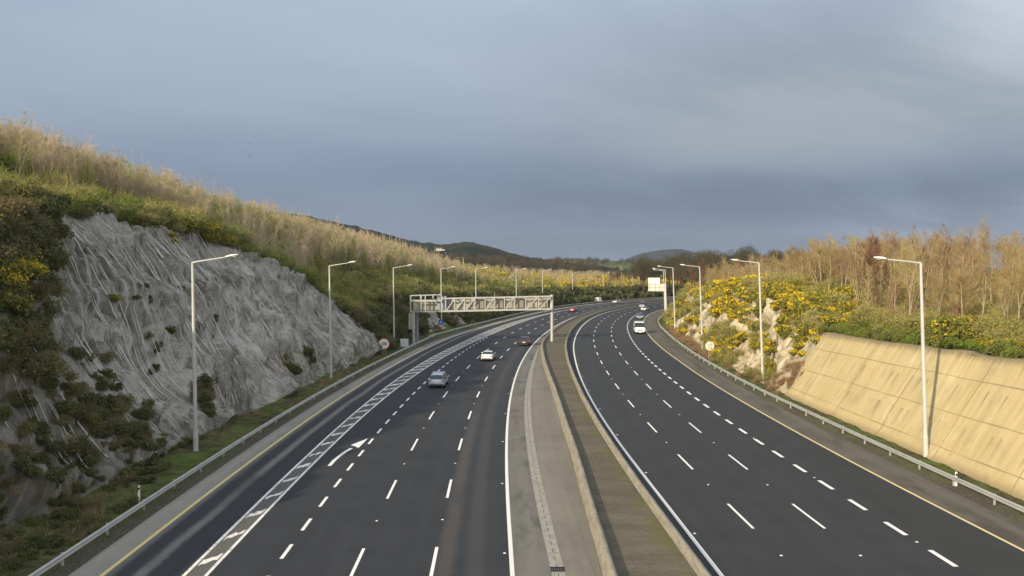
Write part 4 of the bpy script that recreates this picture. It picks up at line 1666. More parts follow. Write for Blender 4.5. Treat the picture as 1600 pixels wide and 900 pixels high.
for px in (1015.5, 1023.5, 1031):
    q_ = sgp(px, 440)
    mb.bar((q_[0], D_ - .1, c_[2]), (q_[0], D_ - .1, a[2] if px < 1030 else d_[2]), .10, .10)
mb.build('stiffener', 'galv', cs_)
MB().tube([(p0[0] + .1, D_ + .1, -.2), (p0[0] + .1, D_ + .1, d_[2] + .1)], .30, 12).build('post', 'sign_back', cs_)
MB().box((p0[0] + .1, D_ - .2, (c_[2] + d_[2]) / 2), (.25, .25, 1.2)).build('bracket', 'galv_dark', cs_)


def marker(x, y, label, h=1.0):
    r = root('marker_post', (x, y, 0), label, 'marker post')
    MB().box((0, 0, h / 2), (.12, .07, h), taper=.9).build('post', 'sign_white', r, bevel=.01)
    MB().box((0, -.04, h - .17), (.115, .02, .13)).build('band', 'black', r)
    MB().box((0, -.052, h - .30), (.06, .012, .08)).build('reflector', 'sign_back', r)


x, y = ground(223, 790, .1)
marker(x - .35, y + .3, 'white marker post with dark band behind the near left guardrail', 1.15)
x, y = ground(1495, 762)
marker(x - .05, y, 'white marker post with dark band in front of the right guardrail', .98)


# ------------------------------------------------------------------ vehicles
def make_car(kind, paint, label, name, cat):
    r = root(name, (0, 0, 0), label, cat)
    if kind == 'suv':
        L_, W_ = 4.5, 1.86
        st = [(-2.25, .50, .74, .78, .74, .60), (-2.22, .34, .84, .90, .86, .70), (-2.14, .27, .96, 1.02, .90, .78), (-1.88, .25, 1.0, 1.50, .92, .62), (-1.55, .25, 1.0, 1.62, .93, .66),
              (-.5, .24, .98, 1.67, .93, .68), (.35, .24, .96, 1.63, .93, .67), (1.2, .25, .96, 1.06, .92, .78), (1.95, .28, .84, .94, .88, .72), (2.2, .34, .66, .74, .78, .6), (2.27, .42, .6, .64, .66, .5)]
        gh = (2, 7)
    elif kind == 'sedan':
        L_, W_ = 4.6, 1.82
        st = [(-2.3, .50, .72, .76, .72, .6), (-2.27, .32, .86, .92, .82, .68), (-2.12, .25, .96, 1.02, .88, .74), (-1.62, .23, .96, 1.06, .90, .74), (-.98, .22, .94, 1.36, .91, .60), (-.3, .22, .93, 1.43, .91, .63),
              (.35, .22, .92, 1.39, .91, .62), (1.15, .23, .91, .99, .90, .76), (2.0, .26, .78, .86, .86, .7), (2.26, .33, .6, .67, .76, .58), (2.32, .42, .55, .58, .62, .48)]
        gh = (3, 7)
    else:
        L_, W_ = 5.1, 1.98
        st = [(-2.55, .40, 1.25, 2.20, .93, .84), (-2.50, .32, 1.25, 2.30, .96, .86), (-2.0, .30, 1.25, 2.36, .98, .87), (-.4, .30, 1.25, 2.38, .98, .87), (.85, .30, 1.25, 2.33, .98, .85), (1.15, .30, 1.25, 2.22, .98, .82),
              (1.85, .30, 1.22, 1.34, .97, .84), (2.3, .32, 1.0, 1.10, .93, .78), (2.5, .36, .78, .86, .86, .7), (2.56, .42, .7, .74, .74, .6)]
        gh = (4, 6)
    rings = []
    for (yy_, zb_, zl, zr, hw, hr_) in st:
        half = [(0, zb_), (hw * .86, zb_), (hw * .97, zb_ + .14), (hw, zb_ + (zl - zb_) * .55), (hw * .975, zl), (hr_ + (hw - hr_) * .06, zr - .07 * min(1, (zr - zl) * 3)), (hr_ * .84, zr - .012), (0, zr + .01)]
        ring = half + [(-a_, b_) for a_, b_ in half[-2:0:-1]]
        rings.append([(a_, yy_, b_) for a_, b_ in ring])
    n = len(rings[0])
    V = [p for q_ in rings for p in q_]
    body, parts = [], {}
    for i in range(len(rings) - 1):
        for k in range(n):
            f_ = (i * n + k, i * n + (k + 1) % n, (i + 1) * n + (k + 1) % n, (i + 1) * n + k)
            side = k in (4, 9)
            top = k in (5, 6, 7, 8)
            if side and gh[0] <= i < gh[1] and kind != 'van':
                parts.setdefault(('side_window', k), []).append(f_)
            elif kind == 'van' and side and i in (4, 5):
                parts.setdefault(('side_window', k), []).append(f_)
            elif top and i == gh[0] and kind != 'van':
                parts.setdefault(('rear_window', 0), []).append(f_)
            elif top and i == gh[1] - 1:
                parts.setdefault(('windscreen', 0), []).append(f_)
            else:
                body.append(f_)
    body.append(tuple(range(n))[::-1])
    body.append(tuple((len(rings) - 1) * n + k for k in range(n)))
    o = MB().add(V, body).build('body', paint, r, smooth=False, bevel=.015)
    for (nm, k), fs in parts.items():
        MB().add(V, fs).build(nm, 'glass_dark', r)
    wr_ = .34
    ax = (-L_ / 2 + .85, L_ / 2 - .88)
    for yy_ in ax:
        for sx in (-1, 1):
            w = MB().tube([(sx * (W_ / 2 - .22), yy_, wr_), (sx * (W_ / 2 - .20), yy_, wr_), (sx * (W_ / 2 + .0), yy_, wr_), (sx * (W_ / 2 + .015), yy_, wr_)], [wr_ - .02, wr_, wr_, wr_ - .03], 18).build('wheel', 'tyre', r)
            MB().tube([(sx * (W_ / 2 + .016), yy_, wr_), (sx * (W_ / 2 + .022), yy_, wr_)], [.20, .18], 14).build('rim', 'alloy', w)
            a_ = np.linspace(0, pi, 11)
            MB().loft([[(sx * (W_ / 2 - .06 + e), yy_ + rr2 * cos(t), wr_ + rr2 * sin(t)) for t in a_] for e, rr2 in ((0, .36), (.045, .37), (.05, .43), (0, .44))], cap=False, closed=False).build('wheel_arch', 'trim_black', r)
    rw = W_ / 2
    yb = -L_ / 2
    zt_ = {'suv': .86, 'sedan': .80, 'van': 1.0}[kind]
    for sx in (-1, 1):
        MB().box((sx * (rw - .22), yb - .0 + (.06 if kind == 'suv' else .04), zt_), (.36 if kind != 'van' else .12, .10, .14 if kind != 'van' else .45)).build('tail_light', 'tail_red', r, bevel=.02)
        MB().box((sx * (rw - .27), L_ / 2 - .12, {'suv': .68, 'sedan': .62, 'van': .86}[kind]), (.40, .16, .17)).build('headlight', 'headlamp', r, bevel=.03)
        zm = {'suv': 1.05, 'sedan': 1.0, 'van': 1.4}[kind]
        ym = {'suv': .85, 'sedan': .8, 'van': 1.45}[kind]
        MB().box((sx * (rw + .10), ym, zm), (.20, .12, .15)).build('mirror', paint if kind != 'van' else 'trim_black', r, bevel=.03)
    MB().box((0, yb - .005, .37), (W_ * .80, .12, .24)).build('rear_bumper', 'trim_black', r, bevel=.03)
    MB().box((0, yb - .02 + .02, .66 if kind != 'suv' else .70), (.52, .06, .13)).build('number_plate', 'plate', r)
    MB().box((0, L_ / 2 - .03, .34), (W_ * .78, .14, .24)).build('front_bumper', 'trim_black', r, bevel=.03)
    MB().box((0, L_ / 2 + .0, .56 if kind != 'van' else .72), (.9, .08, .16)).build('grille', 'trim_black', r)
    MB().box((0, L_ / 2 + .05, .40), (.50, .03, .11)).build('number_plate', 'plate', r)
    if kind == 'suv':
        for sx in (-1, 1):
            MB().tube([(sx * .60, -1.5, 1.66), (sx * .60, -1.2, 1.71), (sx * .60, .1, 1.71), (sx * .60, .35, 1.66)], .02, 6).build('roof_rail', 'alloy', r)
        MB().tube([(0, -1.35, 1.66), (0, -1.55, 1.80)], [.03, .01], 6).build('aerial', 'trim_black', r)
    return r


def place(r, px, py, kind, flip=False, off_=0.0):
    """Stand a vehicle with its near end on the ground point seen at the pixel."""
    x, y = ground(px, py)
    s_, o_ = inv(x, y)
    h_ = float(head(s_)) + off_
    half = 2.2
    cx, cy = x + half * sin(h_), y + half * cos(h_)
    r.location = (cx, cy, 0)
    r.rotation_euler = (0, 0, -h_ + (pi if flip else 0))
    return r


place(make_car('suv', 'car_silver_blue', 'silver blue estate car driving away in the left lane, nearest of the vehicles', 'car', 'car'), 682, 607, 'suv')
place(make_car('sedan', 'car_white', 'white saloon driving away in the middle lane ahead of the silver blue car', 'car', 'car'), 760.5, 565, 'sedan')
place(make_car('suv', 'car_brown', 'dark brown car driving away in the lane beside the median near the gantry', 'car', 'car'), 818.5, 541, 'suv')
place(make_car('sedan', 'car_red', 'small red car far ahead by the left edge line beyond the gantry', 'car', 'car'), 893.5, 487.5, 'sedan')
place(make_car('sedan', 'car_white', 'distant white car on the bend nearest the far guardrail', 'car', 'car'), 960.5, 474, 'sedan', off_=.15)
place(make_car('van', 'van_white', 'tiny white van half hidden behind the far left guardrail', 'van', 'van'), 932.5, 473.5, 'van')
_vn = place(make_car('van', 'van_white', 'white van coming towards the camera in the outer oncoming lane', 'van', 'van'), 1000, 522, 'van', flip=True, off_=-.05)
place(make_car('sedan', 'car_grey', 'grey blue car following close behind the white van', 'car', 'car'), 999.5, 499, 'sedan', flip=True)
place(make_car('sedan', 'car_white', 'white car coming round the bend behind the grey blue car', 'car', 'car'), 1005, 486, 'sedan', flip=True, off_=.10)
place(make_car('van', 'car_grey', 'grey van tucked behind the distant white oncoming car', 'van', 'van'), 1003, 481.5, 'van', flip=True)

_vn.scale = (1.14, 1.05, 1.08)
# birds
for (px, py, lab) in ((391.5, 224, 'small dark bird gliding in the grey sky, the higher of two'), (391.5, 244.5, 'small dark bird gliding in the grey sky, the lower of two')):
    x, y, z = atdepth(px, py, 140)
    V = [(-.42, -.02, .10), (-.2, -.10, .07), (0, -.12, 0), (.2, -.10, .07), (.42, -.02, .10), (.2, .05, .08), (0, .25, 0), (-.2, .05, .08), (0, -.38, 0), (.07, -.3, .01), (-.07, -.3, .01), (0, 0, .08), (0, 0, -.07), (0, .34, .01)]
    Fc = [(0, 1, 7), (1, 2, 11, 7), (7, 11, 6), (4, 5, 3), (3, 5, 11, 2), (5, 6, 11), (2, 8, 9), (2, 10, 8), (2, 12, 6, 7), (2, 5, 6, 12), (6, 13, 12), (6, 11, 13)]
    b_ = MB().add(V, Fc).build('bird', 'bird')
    b_['label'] = lab
    b_['category'] = 'bird'
    b_.location = (x, y, z)
    b_.rotation_euler = (0, 0, .5)


# ------------------------------------------------------------------ plants: prototypes as arrays
def blades(p, d, l, w, rs, tip=.35, cross=False):
    n = len(p)
    r = rs.normal(size=(n, 3))
    s_ = np.cross(d, r)
    s_ /= np.linalg.norm(s_, axis=1)[:, None] + 1e-9
    w = np.broadcast_to(np.asarray(w, float), (n,))[:, None]
    l = np.broadcast_to(np.asarray(l, float), (n,))[:, None]
    e = p + d * l
    V = np.stack([p - s_ * w / 2, p + s_ * w / 2, e + s_ * w * tip / 2, e - s_ * w * tip / 2], 1).reshape(-1, 3)
    Q = np.arange(n * 4).reshape(-1, 4)
    if cross:
        s2 = np.cross(d, s_)
        V2 = np.stack([p - s2 * w / 2, p + s2 * w / 2, e + s2 * w * tip / 2, e - s2 * w * tip / 2], 1).reshape(-1, 3)
        V = np.concatenate([V, V2])
        Q = np.arange(n * 8).reshape(-1, 4)
    return V, Q


def leaves(p, size, rs, up=0.0):
    n = len(p)
    d = rs.normal(size=(n, 3))
    d[:, 2] += up
    d /= np.linalg.norm(d, axis=1)[:, None]
    sz = size * rs.uniform(.6, 1.3, n)
    return blades(p - d * sz[:, None] / 2, d, sz, sz * .75, rs, tip=.6)


def join(*a):
    V, Q, b = [], [], 0
    for v, q_ in a:
        V.append(v)
        Q.append(q_ + b)
        b += len(v)
    return np.concatenate(V), np.concatenate(Q)


def tubes(paths, n=5):
    V, Q, b = [], [], 0
    for P_, R_ in paths:
        P_ = np.array(P_, float)
        a = np.linspace(0, 2 * pi, n, endpoint=False)
        for i in range(len(P_)):
            V.append(P_[i] + np.stack([np.cos(a) * R_[i], np.sin(a) * R_[i], a * 0], -1))
        for i in range(len(P_) - 1):
            for k in range(n):
                Q.append((b + i * n + k, b + i * n + (k + 1) % n, b + (i + 1) * n + (k + 1) % n, b + (i + 1) * n + k))
        b += len(P_) * n
    return np.concatenate(V), np.array(Q)


def unit(v):
    return v / (np.linalg.norm(v, axis=-1, keepdims=True) + 1e-9)


def birch(seed, h=1.0, stems=1, nb=26, nt=14, spread=.30, start=.25, tw=.022, tl=(.35, .8), up=.9, lod=False, fork=False):
    rs = np.random.RandomState(seed)
    paths, bp, bd, bl = [], [], [], []
    for k in range(stems):
        lean = rs.normal(0, .05 + .05 * (stems > 1), 2)
        hh = h * (1 if k == 0 else rs.uniform(.6, .95))
        ts = np.linspace(0, 1, 7)
        wob = np.cumsum(rs.normal(0, .012 * h, (7, 2)), 0) + np.outer(ts, lean * h)
        wob[0] = 0
        wob += rs.normal(0, .12 * (stems > 1), 2) * min(1, k)
        T = np.concatenate([wob, (ts * hh)[:, None]], 1)
        r0 = .0075 * h + .012
        paths.append((T, r0 * (1.0 - .86 * ts)))
        tt = np.sort(rs.uniform(start, .99, nb // stems + 4))
        for t in tt:
            i = min(5, int(t * 6))
            f_ = t * 6 - i
            p = T[i] * (1 - f_) + T[i + 1] * f_
            a = rs.uniform(0, 2 * pi)
            ln = h * spread * (1.15 - t) ** .7 * rs.uniform(.6, 1.15)
            bp.append(p)
            bd.append((cos(a), sin(a), up * rs.uniform(.6, 1.5)))
            bl.append(ln)
    bp, bd, bl = np.array(bp), unit(np.array(bd)), np.array(bl)
    br = blades(bp, bd, bl, .012 * h ** .5 + .012, rs, tip=.3, cross=not lod)
    n = len(bp) * nt
    ii = np.repeat(np.arange(len(bp)), nt)
    tt = rs.uniform(.12, 1, n)
    p = bp[ii] + bd[ii] * (bl[ii] * tt)[:, None]
    d = unit(bd[ii] * .8 + rs.normal(0, .45, (n, 3)) + np.array([0, 0, .25]))
    tg = blades(p, d, rs.uniform(tl[0], tl[1], n), tw, rs, tip=.4)
    return {'trunk': tubes(paths, 4 if lod else 6), 'crown': join(br, tg)}


def forked(seed, h, nb, nt, tw):
    """A pale trunk that forks into two or three rising limbs."""
    rs = np.random.RandomState(seed)
    fh = h * rs.uniform(.28, .42)
    base = np.array([0, 0, 0.0])
    fk = np.array([rs.normal(0, .25), rs.normal(0, .25), fh])
    paths = [([base, (base + fk) / 2 + rs.normal(0, .06, 3), fk], [.0095 * h, .0085 * h, .0075 * h])]
    bp, bd, bl = [], [], []
    for k in range(rs.randint(2, 4)):
        a = rs.uniform(0, 2 * pi) if k == 0 else a + 2.2
        d = np.array([cos(a) * .24, sin(a) * .24, 1.0])
        L_ = (h - fh) * rs.uniform(.8, 1.05)
        T = [fk]
        for j in range(4):
            d = unit(d + rs.normal(0, .16, 3) + np.array([0, 0, .12]))
            T.append(T[-1] + d * L_ / 4)
        T = np.array(T)
        paths.append((T, np.linspace(.0062 * h, .0012 * h, 5)))
        for t in rs.uniform(.12, 1, nb):
            i = min(3, int(t * 4))
            f_ = t * 4 - i
            bp.append(T[i] * (1 - f_) + T[i + 1] * f_)
            aa = rs.uniform(0, 2 * pi)
            bd.append((cos(aa), sin(aa), rs.uniform(.3, 1.3)))
            bl.append(h * .26 * (1.15 - t) * rs.uniform(.5, 1.3))
    bp, bd, bl = np.array(bp), unit(np.array(bd)), np.array(bl)
    br = blades(bp, bd, bl, .03, rs, tip=.3, cross=True)
    n = len(bp) * nt
    ii = np.repeat(np.arange(len(bp)), nt)
    p = bp[ii] + bd[ii] * (bl[ii] * rs.uniform(.1, 1, n))[:, None]
    d = unit(bd[ii] * .7 + rs.normal(0, .55, (n, 3)))
    return {'trunk': tubes(paths, 6), 'crown': join(br, blades(p, d, rs.uniform(.3, .75, n), tw, rs))}


def shrub(seed, n=700, size=.13, r=1.0, h=1.1, lumps=9, twigs=60, tw=.016, leafy=1.0):
    rs = np.random.RandomState(seed)
    a = rs.uniform(0, 2 * pi, lumps)
    q_ = np.sqrt(rs.uniform(0, 1, lumps)) * r * .62
    c_ = np.stack([np.cos(a) * q_, np.sin(a) * q_, h * rs.uniform(.30, .68, lumps) * (1.15 - .45 * q_ / r)], -1)
    cr = rs.uniform(.28, .46, lumps) * r
    k = rs.randint(0, lumps, n)
    d = unit(rs.normal(size=(n, 3)))
    rad = cr[k] * rs.uniform(.35, 1.12, n) ** .5
    p = c_[k] + d * rad[:, None] * np.array([1, 1, .85])
    p[:, 2] = np.abs(p[:, 2]) + .02
    lv = leaves(p, size, rs, .3)
    ns = max(6, twigs)
    kk = rs.randint(0, lumps, ns)
    d2 = unit(rs.normal(size=(ns, 3)) + [0, 0, .7])
    p2 = c_[kk] + unit(rs.normal(size=(ns, 3))) * (cr[kk] * rs.uniform(.1, .8, ns))[:, None]
    main_ = 10
    st = blades(p2, d2, rs.uniform(.18, .50, ns) * h, tw, rs, tip=.4)
    dm = unit(np.stack([rs.normal(0, .5, main_), rs.normal(0, .5, main_), rs.uniform(.7, 1.4, main_)], -1))
    st = join(st, blades(rs.normal(0, .08, (main_, 3)) * [1, 1, 0], dm, rs.uniform(.5, .9, main_) * h, tw * 1.8, rs, tip=.4))
    return {'stems': st, 'foliage': lv, 'lumps': (c_, cr)}


def gorse(seed, n=650, size=.12, nf=340, fs=.075, r=1.0, h=1.1):
    s_ = shrub(seed, n, size, r, h, 10, 30)
    rs = np.random.RandomState(seed + 500)
    c_, cr = s_['lumps']
    keep = rs.permutation(len(c_))[:7]
    k = keep[rs.randint(0, len(keep), nf)]
    d = rs.normal(size=(nf, 3))
    d[:, 2] = np.abs(d[:, 2]) * .9 + .1
    d = unit(d)
    # flowers gather in sprays
    sp_ = unit(rs.normal(size=(26, 3)))
    sp_[:, 2] = np.abs(sp_[:, 2])
    j = rs.randint(0, 26, nf)
    d = unit(sp_[j] + rs.normal(0, .28, (nf, 3)))
    p = c_[k] + d * (cr[k] * rs.uniform(.92, 1.12, nf))[:, None] * np.array([1, 1, .85])
    s_['blossom'] = leaves(p, fs, rs, .4)
    return s_


def tree_round(seed, h=12.0, n=1500, size=.34, lumps=18, tw=.10):
    """Bare broadleaf wood tree: domed crown of fine twigs."""
    rs = np.random.RandomState(seed)
    r = h * .34
    a = rs.uniform(0, 2 * pi, lumps)
    q_ = np.sqrt(rs.uniform(0, 1, lumps)) * r
    c_ = np.stack([np.cos(a) * q_, np.sin(a) * q_, h * (.50 + .36 * (1 - (q_ / r) ** 2) * rs.uniform(.5, 1, lumps))], -1)
    cr = rs.uniform(.14, .22, lumps) * h
    k = rs.randint(0, lumps, n)
    d = unit(rs.normal(size=(n, 3)) + [0, 0, .3])
    p = c_[k] + d * (cr[k] * rs.uniform(.2, 1, n) ** .6)[:, None]
    tg = blades(p, d, size * rs.uniform(.5, 1.3, n) * 2, tw, rs)
    paths = [([(0, 0, -.5), (0, 0, h * .3), (0, 0, h * .75)], [.02 * h, .015 * h, .004 * h])]
    for i in range(lumps):
        paths.append(([(0, 0, h * .3), (c_[i] + [0, 0, h * .2]) * [.5, .5, .6], c_[i]], [.009 * h, .006 * h, .002 * h]))
    return {'trunk': tubes(paths, 4), 'crown': tg}


def conifer(seed, h=11.0, n=620):
    rs = np.random.RandomState(seed)
    t = rs.uniform(0, 1, n) ** .8
    a = rs.uniform(0, 2 * pi, n)
    rad = (1 - t) * h * .20 * rs.uniform(.35, 1.1, n) + .1
    p = np.stack([np.cos(a) * rad * .4, np.sin(a) * rad * .4, h * (.08 + .92 * t)], -1)
    d = unit(np.stack([np.cos(a), np.sin(a), np.full(n, -.25)], -1) + rs.normal(0, .15, (n, 3)))
    return {'trunk': tubes([([(0, 0, -.5), (0, 0, h * .97)], [.02 * h, .003 * h])], 5), 'crown': blades(p, d, rad * .8 + .2, .42, rs, tip=.3)}


# ------------------------------------------------------------------ planting
def surf(PG, s, d):
    s = np.clip(s, SG[0], SG[-1] - .01)
    d = np.clip(d, .05, 120)
    i_ = np.clip(np.searchsorted(SG, s) - 1, 0, len(SG) - 2)
    j_ = np.clip(np.searchsorted(_ds, d) - 1, 2, len(_ds) - 2)
    u_ = ((s - SG[i_]) / (SG[i_ + 1] - SG[i_]))[:, None]
    v_ = ((d - _ds[j_]) / (_ds[j_ + 1] - _ds[j_]))[:, None]
    P_ = (PG[i_, j_] * (1 - u_) + PG[i_ + 1, j_] * u_) * (1 - v_) + (PG[i_, j_ + 1] * (1 - u_) + PG[i_ + 1, j_ + 1] * u_) * v_
    return P_[:, 0], P_[:, 1], P_[:, 2]


def gl(s, d):
    return surf(PL, s, d)


def gr(s, e):
    return surf(PRT, s, e)


RNG = np.random.RandomState(2024)


def proj(x, y, z):
    Yc = y * cos(PITCH) - (z - HC) * sin(PITCH)
    Zc = y * sin(PITCH) + (z - HC) * cos(PITCH)
    Yc = np.maximum(Yc, .1)
    return 800 + F * x / Yc, 450 - F * Zc / Yc, Yc


def scatter(side, s0, s1, d0, d1, dens, hmin, hmax, keep=None):
    """d0, d1: functions of s giving the band outside the guardrail."""
    smp = np.linspace(s0, s1, 60)
    wmax = float(np.max(d1(smp) - 0 * smp)) if callable(d1) else d1
    wmin = float(np.min(d0(smp))) if callable(d0) else d0
    n = int((s1 - s0) * (wmax - wmin) * dens)
    S = RNG.uniform(s0, s1, n)
    D = RNG.uniform(wmin, wmax, n)
    lo = d0(S) if callable(d0) else d0
    hi = d1(S) if callable(d1) else d1
    ok = (D >= lo) & (D <= hi)
    if keep is not None:
        ok &= keep(S, D)
    S, D = S[ok], D[ok]
    x, y, z = (gl if side == 'L' else gr)(S, D)
    sz = RNG.uniform(hmin, hmax, len(S))
    return np.stack([x, y, z - .08, sz], -1)


def on_slope(px, py, side):
    """Ground point of the cutting seen at a pixel."""
    u = (px - 800) / F
    v = (450 - py) / F
    d = np.array((u, cos(PITCH) + v * sin(PITCH), -sin(PITCH) + v * cos(PITCH)))
    for t in np.arange(28, 420, .7):
        p = d * t
        z = HC + p[2]
        s_, o_ = inv(p[0], p[1])
        a = float(off('A', s_)) - o_ if side == 'L' else o_ - float(off('R', s_))
        if a < .7:
            continue
        zz = float(z_left(np.array([s_]), np.array([a]))[0]) if side == 'L' else float(z_right(np.array([s_]), np.array([a]))[0])
        if z <= zz:
            q_ = surf(PL if side == 'L' else PRT, np.array([s_]), np.array([a]))
            return float(q_[0][0]), float(q_[1][0]), float(q_[2][0])
    return None


def cluster(side, items):
    """items: (px, py, spread px, how many, size from, size to)"""
    out = []
    for px, py, sx, sy, n, a, b in items:
        for _ in range(n):
            r = on_slope(px + RNG.normal(0, sx), py + RNG.normal(0, sy), side)
            if r:
                out.append((r[0], r[1], r[2] - .15, RNG.uniform(a, b)))
    return np.array(out)


def in_view(P, h, margin=60):
    px, py, dp = proj(P[:, 0], P[:, 1], P[:, 2] + h * P[:, 3] * .5)
    return (px > -margin) & (px < 1600 + margin) & (py < 960) & (P[:, 1] > 5), F * h * P[:, 3] / dp


def plant(P, protos, lods, h, name, label, cat, group, mats, cap, stuff_name, stuff_label=None, main='crown', kids=True):
    """The cap largest in view become things of their own; the others are one mass."""
    vis, size = in_view(P, h)
    order = np.argsort(-np.where(vis, size, 0))
    solo = [i for i in order[:cap] if vis[i]]
    rest = np.array([i for i in range(len(P)) if i not in set(solo)], int)
    pr = []
    for d in protos:
        pr.append({k: new_mesh(name + '_' + k, *d[k], [mats[k]]) for k in mats if k in d})
    for n_, i in enumerate(solo):
        d = pr[RNG.randint(len(pr))]
        rz = RNG.uniform(0, 2 * pi)
        sc = P[i, 3]
        sq = sc * RNG.uniform(.85, 1.15)
        if main in ('crown',):
            o = link(name, None, None, P[i, :3], rz, label, cat, group)
            ch = list(d.items())
        else:
            o = link(name, d[main], None, P[i, :3], rz, label, cat, group)
            ch = [(k, m) for k, m in d.items() if k != main]
        o.scale = (sq, sq, sc)
        for k, m in ch:
            link(k, m, o)
    if len(rest):
        keys = list(mats)
        VV, QQ, MI, RD, b = [], [], [], [], 0
        pick = RNG.randint(len(lods), size=len(rest))
        for li, d in enumerate(lods):
            I = rest[pick == li]
            if not len(I):
                continue
            V_ = np.concatenate([d[k][0] for k in keys if k in d])
            Q_, mi_, bb = [], [], 0
            for ki, k in enumerate(keys):
                if k in d:
                    Q_.append(d[k][1] + bb)
                    mi_.append(np.full(len(d[k][1]), ki))
                    bb += len(d[k][0])
            Q_, mi_ = np.concatenate(Q_), np.concatenate(mi_)
            a = RNG.uniform(0, 2 * pi, len(I))
            sc = P[I, 3]
            c_, s_ = np.cos(a)[:, None], np.sin(a)[:, None]
            X_ = (V_[:, 0] * c_ - V_[:, 1] * s_) * sc[:, None] + P[I, 0:1]
            Y_ = (V_[:, 0] * s_ + V_[:, 1] * c_) * sc[:, None] + P[I, 1:2]
            Z_ = V_[:, 2] * sc[:, None] + P[I, 2:3]
            VV.append(np.stack([X_, Y_, Z_], -1).reshape(-1, 3))
            QQ.append((Q_[None] + (np.arange(len(I)) * len(V_))[:, None, None]).reshape(-1, 4) + b)
            MI.append(np.tile(mi_, len(I)))
            RD.append(np.repeat(RNG.uniform(0, 1, len(I)), len(V_)))
            b += len(I) * len(V_)
        me_ = new_mesh(stuff_name, np.concatenate(VV), np.concatenate(QQ), [mats[k] for k in keys], np.concatenate(MI), rnd=np.concatenate(RD))
        link(stuff_name, me_, kind='stuff')
    return len(solo), len(rest)


LOG = []
dtl = lambda s: toe_l(s) + hl(s) / np.where(s > 127, 1.0, 1.43)
dtr = lambda s: 2.7 + hr(s) / np.where(s > 87, 1.35, 1.62)

# --- left: tan birch saplings up the hillside
nz = lambda S, D, sc, seed: fbm(S / sc, D / sc, seed, 3)
sap = scatter('L', 42, 250, lambda s: dtl(s) + 10 + 5 * fbm(s / 9., s * 0, 3), lambda s: s * 0 + 50, .40, .75, 1.15)
sap2 = scatter('L', 250, 420, lambda s: dtl(s) + 9, lambda s: s * 0 + 52, .16, .6, .85)
sap = np.concatenate([sap, sap2])
sap[:, 3] *= .88 + .28 * fbm(sap[:, 0] / 7.0, sap[:, 1] / 7.0, 44, 3)
sap = sap[fbm(sap[:, 0] / 6.0, sap[:, 1] / 6.0, 45, 3) > .24]
mix_ = RNG.uniform(0, .5, len(sap)) + .9 * fbm(sap[:, 0] / 12.0, sap[:, 1] / 12.0, 46, 2)
sel = mix_ < .78
pr_t = [birch(i, 5.6, stems=3 + i % 2, nb=42, nt=10, spread=.26, start=.30, tw=.016, tl=(.25, .65), up=.9) for i in range(6)]
ld_t = [birch(20 + i, 5.6, stems=2, nb=22, nt=9, spread=.28, start=.34, tw=.030, tl=(.25, .6), up=.8, lod=True) for i in range(4)]
LOG.append(plant(sap[sel], pr_t, ld_t, 5.6, 'birch_sapling', 'slim bare birch sapling with tan sunlit twigs in the thicket above the netted rock', 'sapling',
                 'bare birch saplings on the left hillside', {'trunk': 'bark_pale', 'crown': 'twig_tan'}, 290, 'sapling_thicket'))
st_ = scatter('L', 46, 250, lambda s: dtl(s) + 11, lambda s: s * 0 + 48, .055, .85, 1.25)
pr_s = [birch(300 + i, 6.6, stems=1 + i % 2, nb=16, nt=6, spread=.13, start=.42, tw=.016, tl=(.25, .6), up=1.6) for i in range(5)]
LOG.append(plant(st_, pr_s, pr_s, 6.6, 'tall_sapling', 'tall thin sapling with bare pale stem standing above the thicket on the left hillside', 'tall sapling',
                 'tall thin saplings on the left hillside', {'trunk': 'bark_pale', 'crown': 'twig_tan'}, 150, 'sapling_thicket'))
pr_g = [birch(40 + i, 4.6, stems=2, nb=24, nt=14, spread=.24, start=.2, tw=.024, up=1.1) for i in range(4)]
ld_g = [birch(50 + i, 4.6, stems=2, nb=14, nt=7, spread=.24, start=.2, tw=.05, up=1.1, lod=True) for i in range(3)]
LOG.append(plant(sap[~sel], pr_g, ld_g, 4.6, 'willow_sapling', 'sapling with greenish budding twigs among the tan birches on the left hillside', 'willow',
                 'greenish saplings on the left hillside', {'trunk': 'bark_dark', 'crown': 'twig_green'}, 160, 'willow_thicket'))

# --- left: green and olive shrubs below the saplings
sh = scatter('L', 34, 330, lambda s: dtl(s) - .3, lambda s: dtl(s) + 21, .33, 1.0, 2.4, keep=lambda S, D: (RNG.uniform(0, 1, len(S)) < 1 - (D - dtl(S)) / 30))
pr_m = [shrub(60 + i, 900, .13, 1.0, 1.25, 10, 50) for i in range(5)]
ld_m = [shrub(70 + i, 150, .30, 1.0, 1.25, 8, 10, .04) for i in range(4)]
pr_tw = [shrub(260 + i, 1000, .085, 1.05, 1.45, 11, 420, .013) for i in range(5)]
ld_tw = [shrub(270 + i, 170, .20, 1.05, 1.45, 9, 70, .035) for i in range(4)]
m_ = RNG.uniform(0, 1, len(sh))
dep_s = sh[:, 1]
LOG.append(plant(sh[m_ < .42], pr_tw, ld_tw, 1.25, 'leafy_shrub', 'mid green leafy shrub under the saplings above the left rock face', 'shrub',
                 'green shrubs on the left hillside', {'stems': 'twig_green', 'foliage': 'leaf_mid'}, 200, 'shrubbery', main='foliage'))
LOG.append(plant(sh[(m_ >= .42) & (m_ < .74)], pr_tw, ld_tw, 1.25, 'olive_shrub', 'olive brown shrub above the left rock face', 'olive shrub',
                 'olive brown shrubs on the left hillside', {'stems': 'twig_right', 'foliage': 'leaf_olive'}, 90, 'shrubbery', main='foliage'))
